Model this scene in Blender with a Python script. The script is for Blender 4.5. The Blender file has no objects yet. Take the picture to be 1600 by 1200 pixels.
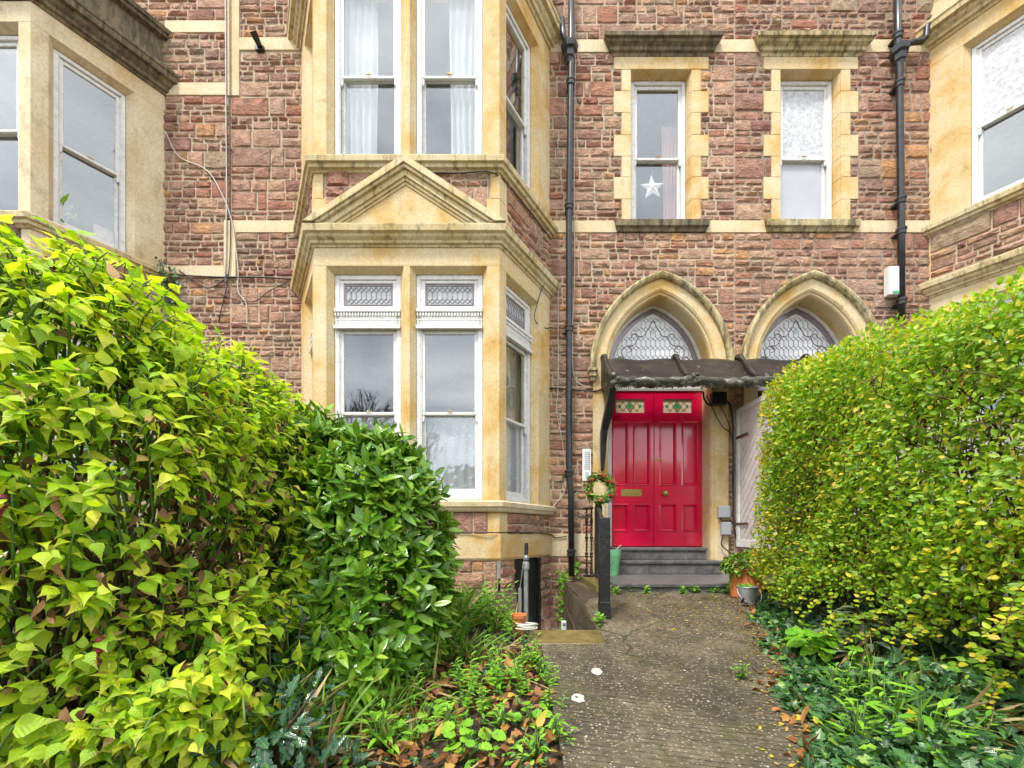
import bpy, bmesh, math, random
import numpy as np
from math import sin, cos, pi, sqrt, atan2, acos, radians
from mathutils import Vector, Matrix

RR = random.Random(11)
NG = np.random.default_rng(11)
SC = bpy.context.scene
COL = SC.collection

# ------------------------------------------------------------------ camera
# metres; the camera is the origin of height, the house front is the plane y = 0
F, DIST, HZ = 670.0, 6.1, 832.0
cam_d = bpy.data.cameras.new("camera")
cam = bpy.data.objects.new("camera", cam_d)
COL.objects.link(cam)
cam.location = (0, -DIST, 0)
cam.rotation_euler = (radians(90), 0, 0)
cam_d.sensor_width = 36.0
cam_d.lens = F / 1600.0 * 36.0
cam_d.shift_y = (HZ - 600.0) / 1600.0
cam_d.clip_start = 0.05
cam_d.clip_end = 2000.0
SC.camera = cam

# ------------------------------------------------------------------ sky, sun, exposure
SUN_EL, SUN_ROT = radians(60), radians(200)
world = bpy.data.worlds.new("World")
SC.world = world
world.use_nodes = True
wn = world.node_tree
wn.nodes.clear()
w_out = wn.nodes.new("ShaderNodeOutputWorld")
w_bg = wn.nodes.new("ShaderNodeBackground")
w_sky = wn.nodes.new("ShaderNodeTexSky")
w_sky.sky_type = 'NISHITA'
w_sky.sun_disc = False
w_sky.sun_elevation = SUN_EL
w_sky.sun_rotation = SUN_ROT
w_tc = wn.nodes.new("ShaderNodeTexCoord")
w_map = wn.nodes.new("ShaderNodeMapping")
w_map.inputs['Scale'].default_value = (1.0, 1.0, 2.2)
w_noise = wn.nodes.new("ShaderNodeTexNoise")
w_noise.inputs['Scale'].default_value = 2.1
w_noise.inputs['Detail'].default_value = 7.0
w_noise.inputs['Roughness'].default_value = 0.55
w_noise.inputs['Distortion'].default_value = 0.35
w_ramp = wn.nodes.new("ShaderNodeValToRGB")
w_ramp.color_ramp.elements[0].position = 0.34
w_ramp.color_ramp.elements[0].color = (3.6, 3.9, 4.4, 1)
w_ramp.color_ramp.elements[1].position = 0.70
w_ramp.color_ramp.elements[1].color = (10.5, 10.5, 10.4, 1)
w_mix = wn.nodes.new("ShaderNodeMix")
w_mix.data_type = 'RGBA'
w_mix.inputs[0].default_value = 0.92
L = wn.links.new
L(w_tc.outputs['Generated'], w_map.inputs['Vector'])
L(w_map.outputs['Vector'], w_noise.inputs['Vector'])
L(w_noise.outputs['Fac'], w_ramp.inputs['Fac'])
L(w_sky.outputs['Color'], w_mix.inputs[6])
L(w_ramp.outputs['Color'], w_mix.inputs[7])
L(w_mix.outputs[2], w_bg.inputs['Color'])
L(w_bg.outputs['Background'], w_out.inputs['Surface'])
w_bg.inputs['Strength'].default_value = 0.112

sun_d = bpy.data.lights.new("sun", 'SUN')
sun_d.energy = 1.5
sun_d.angle = radians(11)
sun_d.color = (1.0, 0.95, 0.87)
sun = bpy.data.objects.new("sun", sun_d)
COL.objects.link(sun)
# the sun stands high behind the photographer, a little to the left
sdir = Vector((-0.55, -0.80, 0.0)).normalized() * cos(SUN_EL) + Vector((0, 0, sin(SUN_EL)))
sun.rotation_euler = sdir.to_track_quat('Z', 'Y').to_euler()
w_sky.sun_rotation = atan2(sdir.x, sdir.y)

SC.view_settings.view_transform = 'Standard'
SC.view_settings.look = 'None'
SC.view_settings.gamma = 1.0
SC.view_settings.use_curve_mapping = False
SC.view_settings.exposure = 1.55
SC.cycles.max_bounces = 7
SC.cycles.transparent_max_bounces = 8
SC.cycles.use_denoising = True

# ------------------------------------------------------------------ helpers
def PX(px, py, t):
    """the point seen at a photo position, t metres in front of the camera"""
    return Vector(((px - 800.0) * t / F, t - DIST, (HZ - py) * t / F))

def wl(o):
    v = Vector((0, 0, 0))
    while o is not None:
        v += o.location
        o = o.parent
    return v

def tag(o, label=None, cat=None, group=None, kind=None):
    if label: o['label'] = label
    if cat: o['category'] = cat
    if group: o['group'] = group
    if kind: o['kind'] = kind
    return o

def thing(name, label, cat, loc=(0, 0, 0), group=None):
    o = bpy.data.objects.new(name, None)
    o.empty_display_size = 0.1
    COL.objects.link(o)
    o.location = loc
    return tag(o, label, cat, group)

WF = lambda u, e, z: (u, -e, z)          # house-front frame: along, outward, up

class MB:
    def __init__(s):
        s.v, s.f, s.m = [], [], []
    def add(s, vs, fs, m=0):
        b = len(s.v)
        s.v += [tuple(v) for v in vs]
        s.f += [tuple(b + i for i in f) for f in fs]
        s.m += [m] * len(fs)
        return s
    def box(s, u0, u1, e0, e1, z0, z1, m=0, fr=None):
        fr = fr or (lambda a, b, c: (a, b, c))
        vs = [fr(u, e, z) for z in (z0, z1) for (u, e) in ((u0, e0), (u1, e0), (u1, e1), (u0, e1))]
        return s.add(vs, [(0, 3, 2, 1), (4, 5, 6, 7), (0, 1, 5, 4), (1, 2, 6, 5), (2, 3, 7, 6), (3, 0, 4, 7)], m)
    def prism(s, poly, z0, z1, m=0):
        n = len(poly)
        vs = [(x, y, z0) for x, y in poly] + [(x, y, z1) for x, y in poly]
        fs = [tuple(range(n))[::-1], tuple(range(n, 2 * n))]
        fs += [(i, (i + 1) % n, n + (i + 1) % n, n + i) for i in range(n)]
        return s.add(vs, fs, m)
    def plate(s, poly, e0, e1, fr=WF, m=0):
        """polygon in (u,z) given a thickness along e"""
        n = len(poly)
        vs = [fr(u, e0, z) for u, z in poly] + [fr(u, e1, z) for u, z in poly]
        fs = [tuple(range(n))[::-1], tuple(range(n, 2 * n))]
        fs += [(i, (i + 1) % n, n + (i + 1) % n, n + i) for i in range(n)]
        return s.add(vs, fs, m)
    def loft(s, rings, m=0, caps=True):
        n = len(rings[0])
        vs = [p for r in rings for p in r]
        fs = []
        for j in range(len(rings) - 1):
            for i in range(n):
                k = (i + 1) % n
                fs.append((j * n + i, j * n + k, (j + 1) * n + k, (j + 1) * n + i))
        if caps:
            fs.append(tuple(range(n))[::-1])
            fs.append(tuple(range((len(rings) - 1) * n, len(rings) * n)))
        return s.add(vs, fs, m)
    def tube(s, pts, r, n=7, m=0):
        pts = [Vector(p) for p in pts]
        rs = r if isinstance(r, (list, tuple)) else [r] * len(pts)
        up = Vector((0.31, 0.17, 0.93))
        rings = []
        a = None
        for i, p in enumerate(pts):
            d = (pts[min(i + 1, len(pts) - 1)] - pts[max(i - 1, 0)])
            if d.length < 1e-9: d = Vector((0, 0, 1))
            d.normalize()
            if a is None:
                a = d.cross(up)
                if a.length < 1e-3: a = d.cross(Vector((1, 0, 0)))
            else:
                a = a - d * a.dot(d)
            a.normalize()
            b = d.cross(a)
            rings.append([p + (a * cos(2 * pi * k / n) + b * sin(2 * pi * k / n)) * rs[i] for k in range(n)])
        return s.loft(rings, m)
    def lathe(s, prof, c, n=24, m=0, caps=True):
        rings = [[(c[0] + r * cos(2 * pi * k / n), c[1] + r * sin(2 * pi * k / n), c[2] + z) for k in range(n)] for r, z in prof]
        return s.loft(rings, m, caps)
    def ball(s, c, r, nu=8, nv=5, m=0, sq=(1, 1, 1)):
        rings = []
        for j in range(nv + 1):
            a = -pi / 2 + pi * (j + 0.02) / (nv + 0.04)
            rings.append([(c[0] + r * sq[0] * cos(a) * cos(2 * pi * k / nu), c[1] + r * sq[1] * cos(a) * sin(2 * pi * k / nu), c[2] + r * sq[2] * sin(a)) for k in range(nu)])
        return s.loft(rings, m)
    def bar(s, p, q, w, e0, e1, fr=WF, m=0):
        """flat strip between two (u,z) points"""
        dx, dz = q[0] - p[0], q[1] - p[1]
        l = sqrt(dx * dx + dz * dz) or 1e-6
        nx, nz = -dz / l * w / 2, dx / l * w / 2
        return s.plate([(p[0] + nx, p[1] + nz), (p[0] - nx, p[1] - nz), (q[0] - nx, q[1] - nz), (q[0] + nx, q[1] + nz)], e0, e1, fr, m)
    def build(s, name, mats, parent=None, smooth=False, bevel=0.0, seg=1, normals=True):
        if not isinstance(mats, (list, tuple)): mats = [mats]
        if parent is not None:
            off = wl(parent)
        else:
            a = np.array(s.v)
            off = Vector(((a[:, 0].min() + a[:, 0].max()) / 2, (a[:, 1].min() + a[:, 1].max()) / 2, a[:, 2].min()))
        me = bpy.data.meshes.new(name)
        me.from_pydata([(x - off.x, y - off.y, z - off.z) for x, y, z in s.v], [], s.f)
        for mm in mats: me.materials.append(mm)
        me.polygons.foreach_set('material_index', s.m)
        if smooth: me.polygons.foreach_set('use_smooth', [True] * len(s.f))
        if normals and len(s.f) < 60000:
            bm = bmesh.new(); bm.from_mesh(me)
            bmesh.ops.recalc_face_normals(bm, faces=bm.faces[:])
            bm.to_mesh(me); bm.free()
        me.update()
        o = bpy.data.objects.new(name, me)
        COL.objects.link(o)
        if parent is not None: o.parent = parent
        else: o.location = off
        if bevel > 0:
            b = o.modifiers.new("bevel", 'BEVEL')
            b.width = bevel; b.segments = seg; b.limit_method = 'ANGLE'; b.angle_limit = radians(32)
        return o

def clip_poly(poly, inside):
    """clip by a half plane; inside(p) is a signed distance"""
    out = []
    for i in range(len(poly)):
        a, b = poly[i], poly[(i + 1) % len(poly)]
        da, db = inside(a), inside(b)
        if da >= 0: out.append(a)
        if da * db < 0:
            t = da / (da - db)
            out.append((a[0] + (b[0] - a[0]) * t, a[1] + (b[1] - a[1]) * t))
    return out

def smooth_path(pts, k=6):
    """Catmull-Rom through the points"""
    P = [Vector(p) for p in pts]
    P = [P[0] * 2 - P[1]] + P + [P[-1] * 2 - P[-2]]
    out = []
    for i in range(1, len(P) - 2):
        for j in range(k):
            t = j / k
            a, b, c, d = P[i - 1], P[i], P[i + 1], P[i + 2]
            out.append(0.5 * ((2 * b) + (c - a) * t + (2 * a - 5 * b + 4 * c - d) * t * t + (3 * b - a - 3 * c + d) * t ** 3))
    out.append(P[-2])
    return out

# ------------------------------------------------------------------ materials
def newmat(name):
    m = bpy.data.materials.new(name)
    m.use_nodes = True
    nt = m.node_tree
    b = nt.nodes['Principled BSDF']
    return m, nt, b

def nd(nt, typ, props=None, **ins):
    n = nt.nodes.new(typ)
    for k, v in (props or {}).items(): setattr(n, k, v)
    for k, v in ins.items():
        key = k.replace('_', ' ')
        if isinstance(v, bpy.types.NodeSocket): nt.links.new(v, n.inputs[key])
        else: n.inputs[key].default_value = v
    return n

def geo(nt): return nd(nt, 'ShaderNodeNewGeometry')

def noise(nt, vec, scale, detail=5, rough=0.55, dist=0.0):
    n = nd(nt, 'ShaderNodeTexNoise', Scale=scale, Detail=detail, Roughness=rough, Distortion=dist)
    nt.links.new(vec, n.inputs['Vector'])
    return n.outputs['Fac']

def ramp(nt, fac, stops, const=False):
    r = nd(nt, 'ShaderNodeValToRGB')
    cr = r.color_ramp
    if const: cr.interpolation = 'CONSTANT'
    while len(cr.elements) < len(stops): cr.elements.new(0.5)
    for e, (p, c) in zip(cr.elements, stops):
        e.position = p
        e.color = (c[0], c[1], c[2], 1) if not isinstance(c, (int, float)) else (c, c, c, 1)
    nt.links.new(fac, r.inputs['Fac'])
    return r.outputs['Color']

def mixc(nt, fac, a, b, mode='MIX'):
    m = nd(nt, 'ShaderNodeMix', {'data_type': 'RGBA', 'blend_type': mode})
    for idx, v in ((0, fac), (6, a), (7, b)):
        if isinstance(v, bpy.types.NodeSocket): nt.links.new(v, m.inputs[idx])
        elif idx == 0: m.inputs[0].default_value = v
        else: m.inputs[idx].default_value = (v[0], v[1], v[2], 1)
    return m.outputs[2]

def mathn(nt, op, a, b=0.0):
    m = nd(nt, 'ShaderNodeMath', {'operation': op})
    for i, v in enumerate((a, b)):
        if isinstance(v, bpy.types.NodeSocket): nt.links.new(v, m.inputs[i])
        else: m.inputs[i].default_value = v
    return m.outputs[0]

def vscale(nt, vec, s):
    m = nd(nt, 'ShaderNodeMapping')
    m.inputs['Scale'].default_value = s
    nt.links.new(vec, m.inputs['Vector'])
    return m.outputs['Vector']

def bump(nt, b, height, strength, dist=0.01):
    n = nd(nt, 'ShaderNodeBump', Strength=strength, Distance=dist)
    nt.links.new(height, n.inputs['Height'])
    nt.links.new(n.outputs['Normal'], b.inputs['Normal'])

def simple(name, col, rough=0.5, metal=0.0, var=0.25, scale=9.0, bmp=0.15, spec=0.5, dirt=None, dirt_amt=0.5, coat=0.0):
    """paint, metal or stone: the colour drifts a little and carries specks of dirt"""
    m, nt, b = newmat(name)
    g = geo(nt).outputs['Position']
    n1 = noise(nt, g, scale, 6, 0.6)
    lo = tuple(c * (1 - var) for c in col); hi = tuple(min(1, c * (1 + var * 0.6)) for c in col)
    c = ramp(nt, n1, [(0.3, lo), (0.7, hi)])
    if dirt:
        n2 = noise(nt, g, scale * 2.7, 8, 0.7)
        c = mixc(nt, ramp(nt, n2, [(0.5, 0.0), (0.72, dirt_amt)]), c, dirt)
    nt.links.new(c, b.inputs['Base Color'])
    b.inputs['Roughness'].default_value = rough
    b.inputs['Metallic'].default_value = metal
    b.inputs['Specular IOR Level'].default_value = spec
    if coat: b.inputs['Coat Weight'].default_value = coat; b.inputs['Coat Roughness'].default_value = 0.08
    bump(nt, b, noise(nt, g, scale * 6, 6, 0.6), bmp, 0.006)
    return m

def stone_mat(name, dark=1.0):
    m, nt, b = newmat(name)
    G = geo(nt)
    g = G.outputs['Position']
    pal = [(.22, .118, .10), (.29, .178, .145), (.34, .22, .17), (.18, .095, .09), (.235, .085, .062), (.30, .20, .155),
           (.35, .225, .18), (.155, .062, .064), (.27, .165, .12), (.32, .20, .16), (.36, .19, .085), (.235, .20, .158),
           (.30, .16, .135), (.20, .125, .11), (.31, .205, .18), (.26, .115, .085), (.33, .23, .18), (.29, .20, .165)]
    pal = [tuple(v * .62 + mu * .38 for v, mu in zip(c, (.275, .175, .142))) for c in pal]
    pal = [tuple(v * k for v, k in zip(c, (1.68 * dark, 1.60 * dark, 1.34 * dark))) for c in pal]
    c = ramp(nt, G.outputs['Random Per Island'], [(i / len(pal), p) for i, p in enumerate(pal)], True)
    n1 = noise(nt, g, 11.0, 8, 0.68, 0.4)
    c = mixc(nt, 1.0, c, ramp(nt, n1, [(0.28, 0.50), (0.5, 1.0), (0.72, 1.38)]), 'MULTIPLY')
    n2 = noise(nt, vscale(nt, g, (1, 1, 3.0)), 9.0, 6, 0.6)
    c = mixc(nt, ramp(nt, n2, [(0.55, 0.0), (0.72, 0.42)]), c, (.36, .24, .17))
    n3 = noise(nt, g, 2.3, 8, 0.7)
    c = mixc(nt, ramp(nt, n3, [(0.56, 0.0), (0.70, 0.60)]), c, (.07, .055, .045))
    c = mixc(nt, ramp(nt, noise(nt, g, 42, 6, 0.75), [(0.58, 0.0), (0.70, 0.42)]), c, (.10, .065, .055))
    c = mixc(nt, ramp(nt, noise(nt, g, 33, 6, 0.7, 0.3), [(0.60, 0.0), (0.72, 0.45)]), c, (.52, .40, .31))
    c = mixc(nt, ramp(nt, noise(nt, g, 1.1, 5, 0.6), [(0.52, 0.0), (0.75, 0.5)]), c, (.27, .25, .20))
    nt.links.new(c, b.inputs['Base Color'])
    b.inputs['Roughness'].default_value = 0.85
    b.inputs['Specular IOR Level'].default_value = 0.3
    h = mathn(nt, 'ADD', noise(nt, vscale(nt, g, (1, 1, 1.7)), 24, 9, 0.65, 0.5), mathn(nt, 'MULTIPLY', noise(nt, g, 7, 4, 0.5), 0.9))
    bump(nt, b, h, 1.0, 0.045)
    return m

def ashlar_mat(name, stops, dirt=(.10, .085, .05), dlo=0.60, dhi=0.75, damt=0.55, top=0.0, streak=False, joints=0.0):
    """dressed limestone: honey coloured, with orange bloom and dark weathering; top = how much grows on upward faces"""
    m, nt, b = newmat(name)
    G = geo(nt)
    g = G.outputs['Position']
    n1 = noise(nt, g, 1.7, 7, 0.62)
    c = ramp(nt, n1, stops)
    n0 = noise(nt, g, 38, 6, 0.7)
    c = mixc(nt, 1.0, c, ramp(nt, n0, [(0.3, 0.80), (0.7, 1.14)]), 'MULTIPLY')
    n2 = noise(nt, vscale(nt, g, (5, 5, 1.2) if streak else (1.6, 1.6, 1.0)), 3.0, 9, 0.70)
    f = ramp(nt, n2, [(dlo, 0.0), (dhi, damt)])
    if top > 0:
        sep = nd(nt, 'ShaderNodeSeparateXYZ')
        nt.links.new(G.outputs['Normal'], sep.inputs[0])
        up = mathn(nt, 'MULTIPLY', ramp(nt, sep.outputs['Z'], [(0.35, 0.0), (0.85, 1.0)]), top)
        f = mathn(nt, 'MAXIMUM', f, up)
    c = mixc(nt, f, c, dirt)
    # rain run-off
    c = mixc(nt, ramp(nt, noise(nt, vscale(nt, g, (9, 9, .6)), 1.6, 6, 0.65), [(0.54, 0.0), (0.74, 0.24)]), c, (.30, .21, .10))
    if joints:
        sz = nd(nt, 'ShaderNodeSeparateXYZ'); nt.links.new(g, sz.inputs[0])
        fz = mathn(nt, 'FRACT', mathn(nt, 'ADD', mathn(nt, 'DIVIDE', sz.outputs['Z'], joints), 20.13))
        c = mixc(nt, ramp(nt, fz, [(0.0, 0.55), (0.012, 0.0)]), c, (.26, .20, .12))
    nt.links.new(c, b.inputs['Base Color'])
    b.inputs['Roughness'].default_value = 0.82
    b.inputs['Specular IOR Level'].default_value = 0.25
    h = mathn(nt, 'ADD', noise(nt, g, 60, 8, 0.7), mathn(nt, 'MULTIPLY', noise(nt, g, 9, 5, 0.6), 1.2))
    bump(nt, b, h, 0.38, 0.008)
    return m

M = {}
M['stone'] = stone_mat("rubble_sandstone")
M['mortar'] = simple("cream_mortar", (.48, .39, .28), 0.9, var=0.3, scale=5, bmp=0.5, dirt=(.22, .17, .12), dirt_amt=0.7)
M['mortar_grey'] = simple("grey_mortar", (.33, .26, .205), 0.9, var=0.3, scale=5, bmp=0.5, dirt=(.17, .13, .10), dirt_amt=0.7)
HONEY = [(0.28, (.52, .27, .06)), (0.40, (.60, .40, .15)), (0.50, (.65, .50, .27)), (0.68, (.69, .59, .40))]
M['ashlar'] = ashlar_mat("honey_limestone", HONEY, joints=0.455)
M['ashlar_arch'] = ashlar_mat("honey_limestone_arch", HONEY)
M['ashlar_pale'] = ashlar_mat("pale_limestone", [(0.3, (.60, .45, .25)), (0.5, (.68, .56, .36)), (0.7, (.70, .60, .43))], damt=0.35)
M['ashlar_grey'] = ashlar_mat("greyed_limestone", [(0.3, (.58, .43, .22)), (0.5, (.68, .56, .36)), (0.7, (.74, .64, .46))], dirt=(.20, .16, .10), dlo=0.52, dhi=0.72, damt=0.55, joints=0.455)
M['cornice'] = ashlar_mat("weathered_cornice", [(0.3, (.50, .36, .14)), (0.5, (.64, .52, .29)), (0.7, (.68, .60, .40))], dirt=(.075, .072, .032), dlo=0.50, dhi=0.68, damt=0.76, top=0.7, streak=True)
M['hood'] = ashlar_mat("blackened_hood", [(0.3, (.16, .13, .08)), (0.6, (.27, .22, .13)), (0.8, (.40, .32, .18))], dirt=(.045, .04, .028), dlo=0.40, dhi=0.62, damt=0.85, top=0.6, streak=True)
M['mossy'] = ashlar_mat("lichened_limestone", [(0.3, (.40, .30, .12)), (0.5, (.56, .46, .25)), (0.7, (.62, .55, .36))], dirt=(.06, .056, .026), dlo=0.42, dhi=0.62, damt=0.85, top=0.8, streak=True)
M['white'] = simple("white_gloss_paint", (.72, .72, .70), 0.35, var=0.10, scale=8, bmp=0.10, dirt=(.34, .31, .25), dirt_amt=0.6)
M['red'] = simple("red_gloss_paint", (.72, .004, .062), 0.16, var=0.12, scale=3, bmp=0.09, coat=0.9, dirt=(.42, .03, .05), dirt_amt=0.45)
M['brass'] = simple("aged_brass", (.50, .36, .13), 0.32, 0.9, var=0.3, scale=30)
M['black'] = simple("black_iron_paint", (.016, .016, .018), 0.38, var=0.4, scale=14, bmp=0.25, dirt=(.09, .08, .07), dirt_amt=0.5)
M['pipe'] = simple("black_pipe_paint", (.022, .024, .028), 0.33, var=0.4, scale=6, bmp=0.12, dirt=(.12, .12, .12), dirt_amt=0.35)
M['lead'] = simple("lead_came", (.24, .22, .22), 0.5, 0.3, var=0.3)
M['slate'] = simple("slate_step", (.12, .118, .122), 0.38, var=0.5, scale=6, bmp=0.5, dirt=(.26, .23, .19), dirt_amt=0.7)
M['steel'] = simple("galvanised_steel", (.50, .53, .55), 0.42, 0.75, var=0.25, scale=20)
M['plastic'] = simple("white_plastic", (.74, .74, .71), 0.4, var=0.06)
M['grey_plastic'] = simple("grey_plastic", (.36, .38, .41), 0.45, var=0.08)
M['button'] = simple("grey_button", (.22, .22, .24), 0.4)
M['green_plastic'] = simple("mint_plastic", (.20, .50, .27), 0.4, var=0.08)
M['terracotta'] = simple("terracotta", (.60, .18, .045), 0.75, var=0.22, scale=7, dirt=(.35, .24, .16), dirt_amt=0.5)
M['wood_white'] = simple("weathered_white_boards", (.60, .55, .53), 0.7, var=0.15, scale=6, bmp=0.4, dirt=(.33, .28, .25), dirt_amt=0.55)
M['rust'] = simple("rusty_iron", (.12, .055, .04), 0.8, var=0.4, scale=14, bmp=0.4)
M['cable'] = simple("black_cable", (.02, .02, .022), 0.5)
M['cable_white'] = simple("pale_cable", (.55, .52, .47), 0.5)
M['rope'] = simple("white_rope", (.66, .63, .56), 0.8)
M['cover'] = simple("worn_white_cover", (.50, .49, .45), 0.6, var=0.2, scale=30, dirt=(.25, .21, .15), dirt_amt=0.7)
M['card'] = simple("brown_card", (.46, .36, .26), 0.8)
M['room'] = simple("room_plaster", (.40, .40, .40), 0.9, var=0.1)
M['fruit'] = simple("dark_red_bract", (.18, .012, .03), 0.5, var=0.4, scale=40)
M['berry'] = simple("red_berry", (.55, .02, .015), 0.3, var=0.2, scale=40)
M['seal'] = simple("red_ribbon", (.45, .03, .03), 0.5)

def pane_mat(name, tint=(.95, .97, .97), base=0.13, rough=0.015, k=1.0):
    m, nt, b = newmat(name)
    nt.nodes.remove(b)
    out = nt.nodes['Material Output']
    tr = nd(nt, 'ShaderNodeBsdfTransparent'); tr.inputs['Color'].default_value = (*tint, 1)
    gl = nd(nt, 'ShaderNodeBsdfGlossy'); gl.inputs['Roughness'].default_value = rough
    gl.inputs['Color'].default_value = (.93, .95, .97, 1)
    lw = nd(nt, 'ShaderNodeLayerWeight'); lw.inputs['Blend'].default_value = 0.5
    fac = mathn(nt, 'MINIMUM', mathn(nt, 'ADD', mathn(nt, 'MULTIPLY', mathn(nt, 'POWER', lw.outputs['Facing'], 4.0), k * 0.8), base), 0.95)
    g = geo(nt).outputs['Position']
    bn = nd(nt, 'ShaderNodeBump', Strength=0.05, Distance=0.02)
    nt.links.new(noise(nt, g, 2.2, 2, 0.4), bn.inputs['Height'])
    nt.links.new(bn.outputs['Normal'], gl.inputs['Normal'])
    mx = nd(nt, 'ShaderNodeMixShader')
    nt.links.new(fac, mx.inputs[0]); nt.links.new(tr.outputs[0], mx.inputs[1]); nt.links.new(gl.outputs[0], mx.inputs[2])
    nt.links.new(mx.outputs[0], out.inputs['Surface'])
    return m
M['pane'] = pane_mat("window_glass")

def obscure_mat(name, col, trans=0.25, scale=45, rough=0.25, bmp=0.5, var=0.12):
    """patterned or stained glass: part diffuse, part gloss, its surface dimpled"""
    m, nt, b = newmat(name)
    g = geo(nt).outputs['Position']
    n1 = noise(nt, g, scale, 4, 0.6)
    c = ramp(nt, n1, [(0.3, tuple(v * (1 - var) for v in col)), (0.7, tuple(min(1, v * (1 + var)) for v in col))])
    nt.links.new(c, b.inputs['Base Color'])
    b.inputs['Roughness'].default_value = rough
    b.inputs['Transmission Weight'].default_value = trans
    b.inputs['Specular IOR Level'].default_value = 0.7
    bump(nt, b, n1, bmp, 0.004)
    return m
M['obscure'] = obscure_mat("obscure_glass", (.68, .70, .72), 0.0)
M['frosted'] = obscure_mat("frosted_glass", (.50, .52, .54), 0.0, 22, 0.3, 1.0, 0.34)
M['frosted_plain'] = obscure_mat("plain_frosted_glass", (.42, .44, .48), 0.0, 3, 0.3, 0.1, 0.06)
M['leaded'] = obscure_mat("leaded_grey_glass", (.40, .42, .44), 0.0, 20, 0.12, 0.25, 0.2)
M['plum_glass'] = obscure_mat("plum_glass", (.26, .215, .24), 0.0, 12, 0.12, 0.3, 0.25)
M['green_glass'] = obscure_mat("green_glass", (.025, .32, .11), 0.0, 30, 0.15)
M['pale_green_glass'] = obscure_mat("pale_green_glass", (.42, .52, .47), 0.0, 30, 0.15)
M['amber_glass'] = obscure_mat("amber_glass", (.68, .50, .05), 0.0, 30, 0.15)
M['cream_glass'] = obscure_mat("cream_glass", (.72, .58, .45), 0.0, 30, 0.15)

def cloth_mat(name, col, trans=0.4, lace=False):
    m, nt, b = newmat(name)
    out = nt.nodes['Material Output']
    b.inputs['Base Color'].default_value = (*col, 1)
    b.inputs['Roughness'].default_value = 0.9
    tl = nd(nt, 'ShaderNodeBsdfTranslucent'); tl.inputs['Color'].default_value = (*col, 1)
    mx = nd(nt, 'ShaderNodeMixShader'); mx.inputs[0].default_value = trans
    nt.links.new(b.outputs[0], mx.inputs[1]); nt.links.new(tl.outputs[0], mx.inputs[2])
    last = mx.outputs[0]
    if lace:
        g = geo(nt).outputs['Position']
        v = nd(nt, 'ShaderNodeTexVoronoi', Scale=22.0); nt.links.new(g, v.inputs['Vector'])
        a = ramp(nt, v.outputs['Distance'], [(0.22, 1.0), (0.30, 0.80)])
        tp = nd(nt, 'ShaderNodeBsdfTransparent')
        m2 = nd(nt, 'ShaderNodeMixShader')
        nt.links.new(a, m2.inputs[0]); nt.links.new(tp.outputs[0], m2.inputs[1]); nt.links.new(last, m2.inputs[2])
        last = m2.outputs[0]
    nt.links.new(last, out.inputs['Surface'])
    return m
M['curtain'] = cloth_mat("white_voile", (.93, .93, .93))
M['lace'] = cloth_mat("lace_net", (.92, .93, .95), lace=True)
M['pink_curtain'] = cloth_mat("pink_curtain", (.72, .42, .39))
M['cream_curtain'] = cloth_mat("cream_curtain", (.62, .58, .50))

def leaf_mat(name, stops, rough=0.5, trans=0.3, spec=0.4, tip=None, tip_amt=0.7, vein=0.25, blotch=None, bl=(0.60, 0.70, 0.7), glow=1.5):
    m, nt, b = newmat(name)
    out = nt.nodes['Material Output']
    G = geo(nt)
    g = G.outputs['Position']
    c = ramp(nt, G.outputs['Random Per Island'], stops)
    uv = nd(nt, 'ShaderNodeUVMap').outputs['UV']
    sp = nd(nt, 'ShaderNodeSeparateXYZ'); nt.links.new(uv, sp.inputs[0])
    au = mathn(nt, 'ABSOLUTE', mathn(nt, 'SUBTRACT', sp.outputs['X'], 0.5))
    c = mixc(nt, 1.0, c, ramp(nt, noise(nt, g, 30, 4, 0.6), [(0.3, 0.8), (0.7, 1.15)]), 'MULTIPLY')
    if vein:
        c = mixc(nt, ramp(nt, au, [(0.0, vein), (0.05, 0.0)]), c, (.55, .62, .25))
    if blotch:
        c = mixc(nt, ramp(nt, noise(nt, g, 26, 3, 0.5), [(bl[0], 0.0), (bl[1], bl[2])]), c, blotch)
    if tip:
        rnd2 = mathn(nt, 'FRACT', mathn(nt, 'MULTIPLY', G.outputs['Random Per Island'], 17.3))
        e = mathn(nt, 'MAXIMUM', ramp(nt, sp.outputs['Y'], [(0.62, 0.0), (0.98, 1.0)]), ramp(nt, au, [(0.40, 0.0), (0.5, 0.8)]))
        c = mixc(nt, mathn(nt, 'MULTIPLY', mathn(nt, 'MULTIPLY', e, tip_amt), ramp(nt, rnd2, [(0.35, 0.15), (0.85, 1.0)])), c, tip)
    nt.links.new(c, b.inputs['Base Color'])
    b.inputs['Roughness'].default_value = rough
    b.inputs['Specular IOR Level'].default_value = spec
    # side veins as relief
    wv = mathn(nt, 'SINE', mathn(nt, 'ADD', mathn(nt, 'MULTIPLY', sp.outputs['Y'], 44.0), mathn(nt, 'MULTIPLY', au, -26.0)))
    bump(nt, b, wv, 0.22, 0.003)
    tl = nd(nt, 'ShaderNodeBsdfTranslucent')
    nt.links.new(mixc(nt, 1.0, c, (glow, glow, glow * 0.55), 'MULTIPLY'), tl.inputs['Color'])
    mx = nd(nt, 'ShaderNodeMixShader'); mx.inputs[0].default_value = trans
    nt.links.new(b.outputs[0], mx.inputs[1]); nt.links.new(tl.outputs[0], mx.inputs[2])
    nt.links.new(mx.outputs[0], out.inputs['Surface'])
    return m
M['lf_lime'] = leaf_mat("lime_leaf", [(0, (.22, .42, .012)), (.35, (.37, .56, .014)), (.7, (.53, .66, .022)), (1, (.68, .68, .06))], 0.45, 0.40, tip=(.50, .20, .13), tip_amt=0.55, blotch=(.24, .13, .03), bl=(.62, .70, .75))
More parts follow.
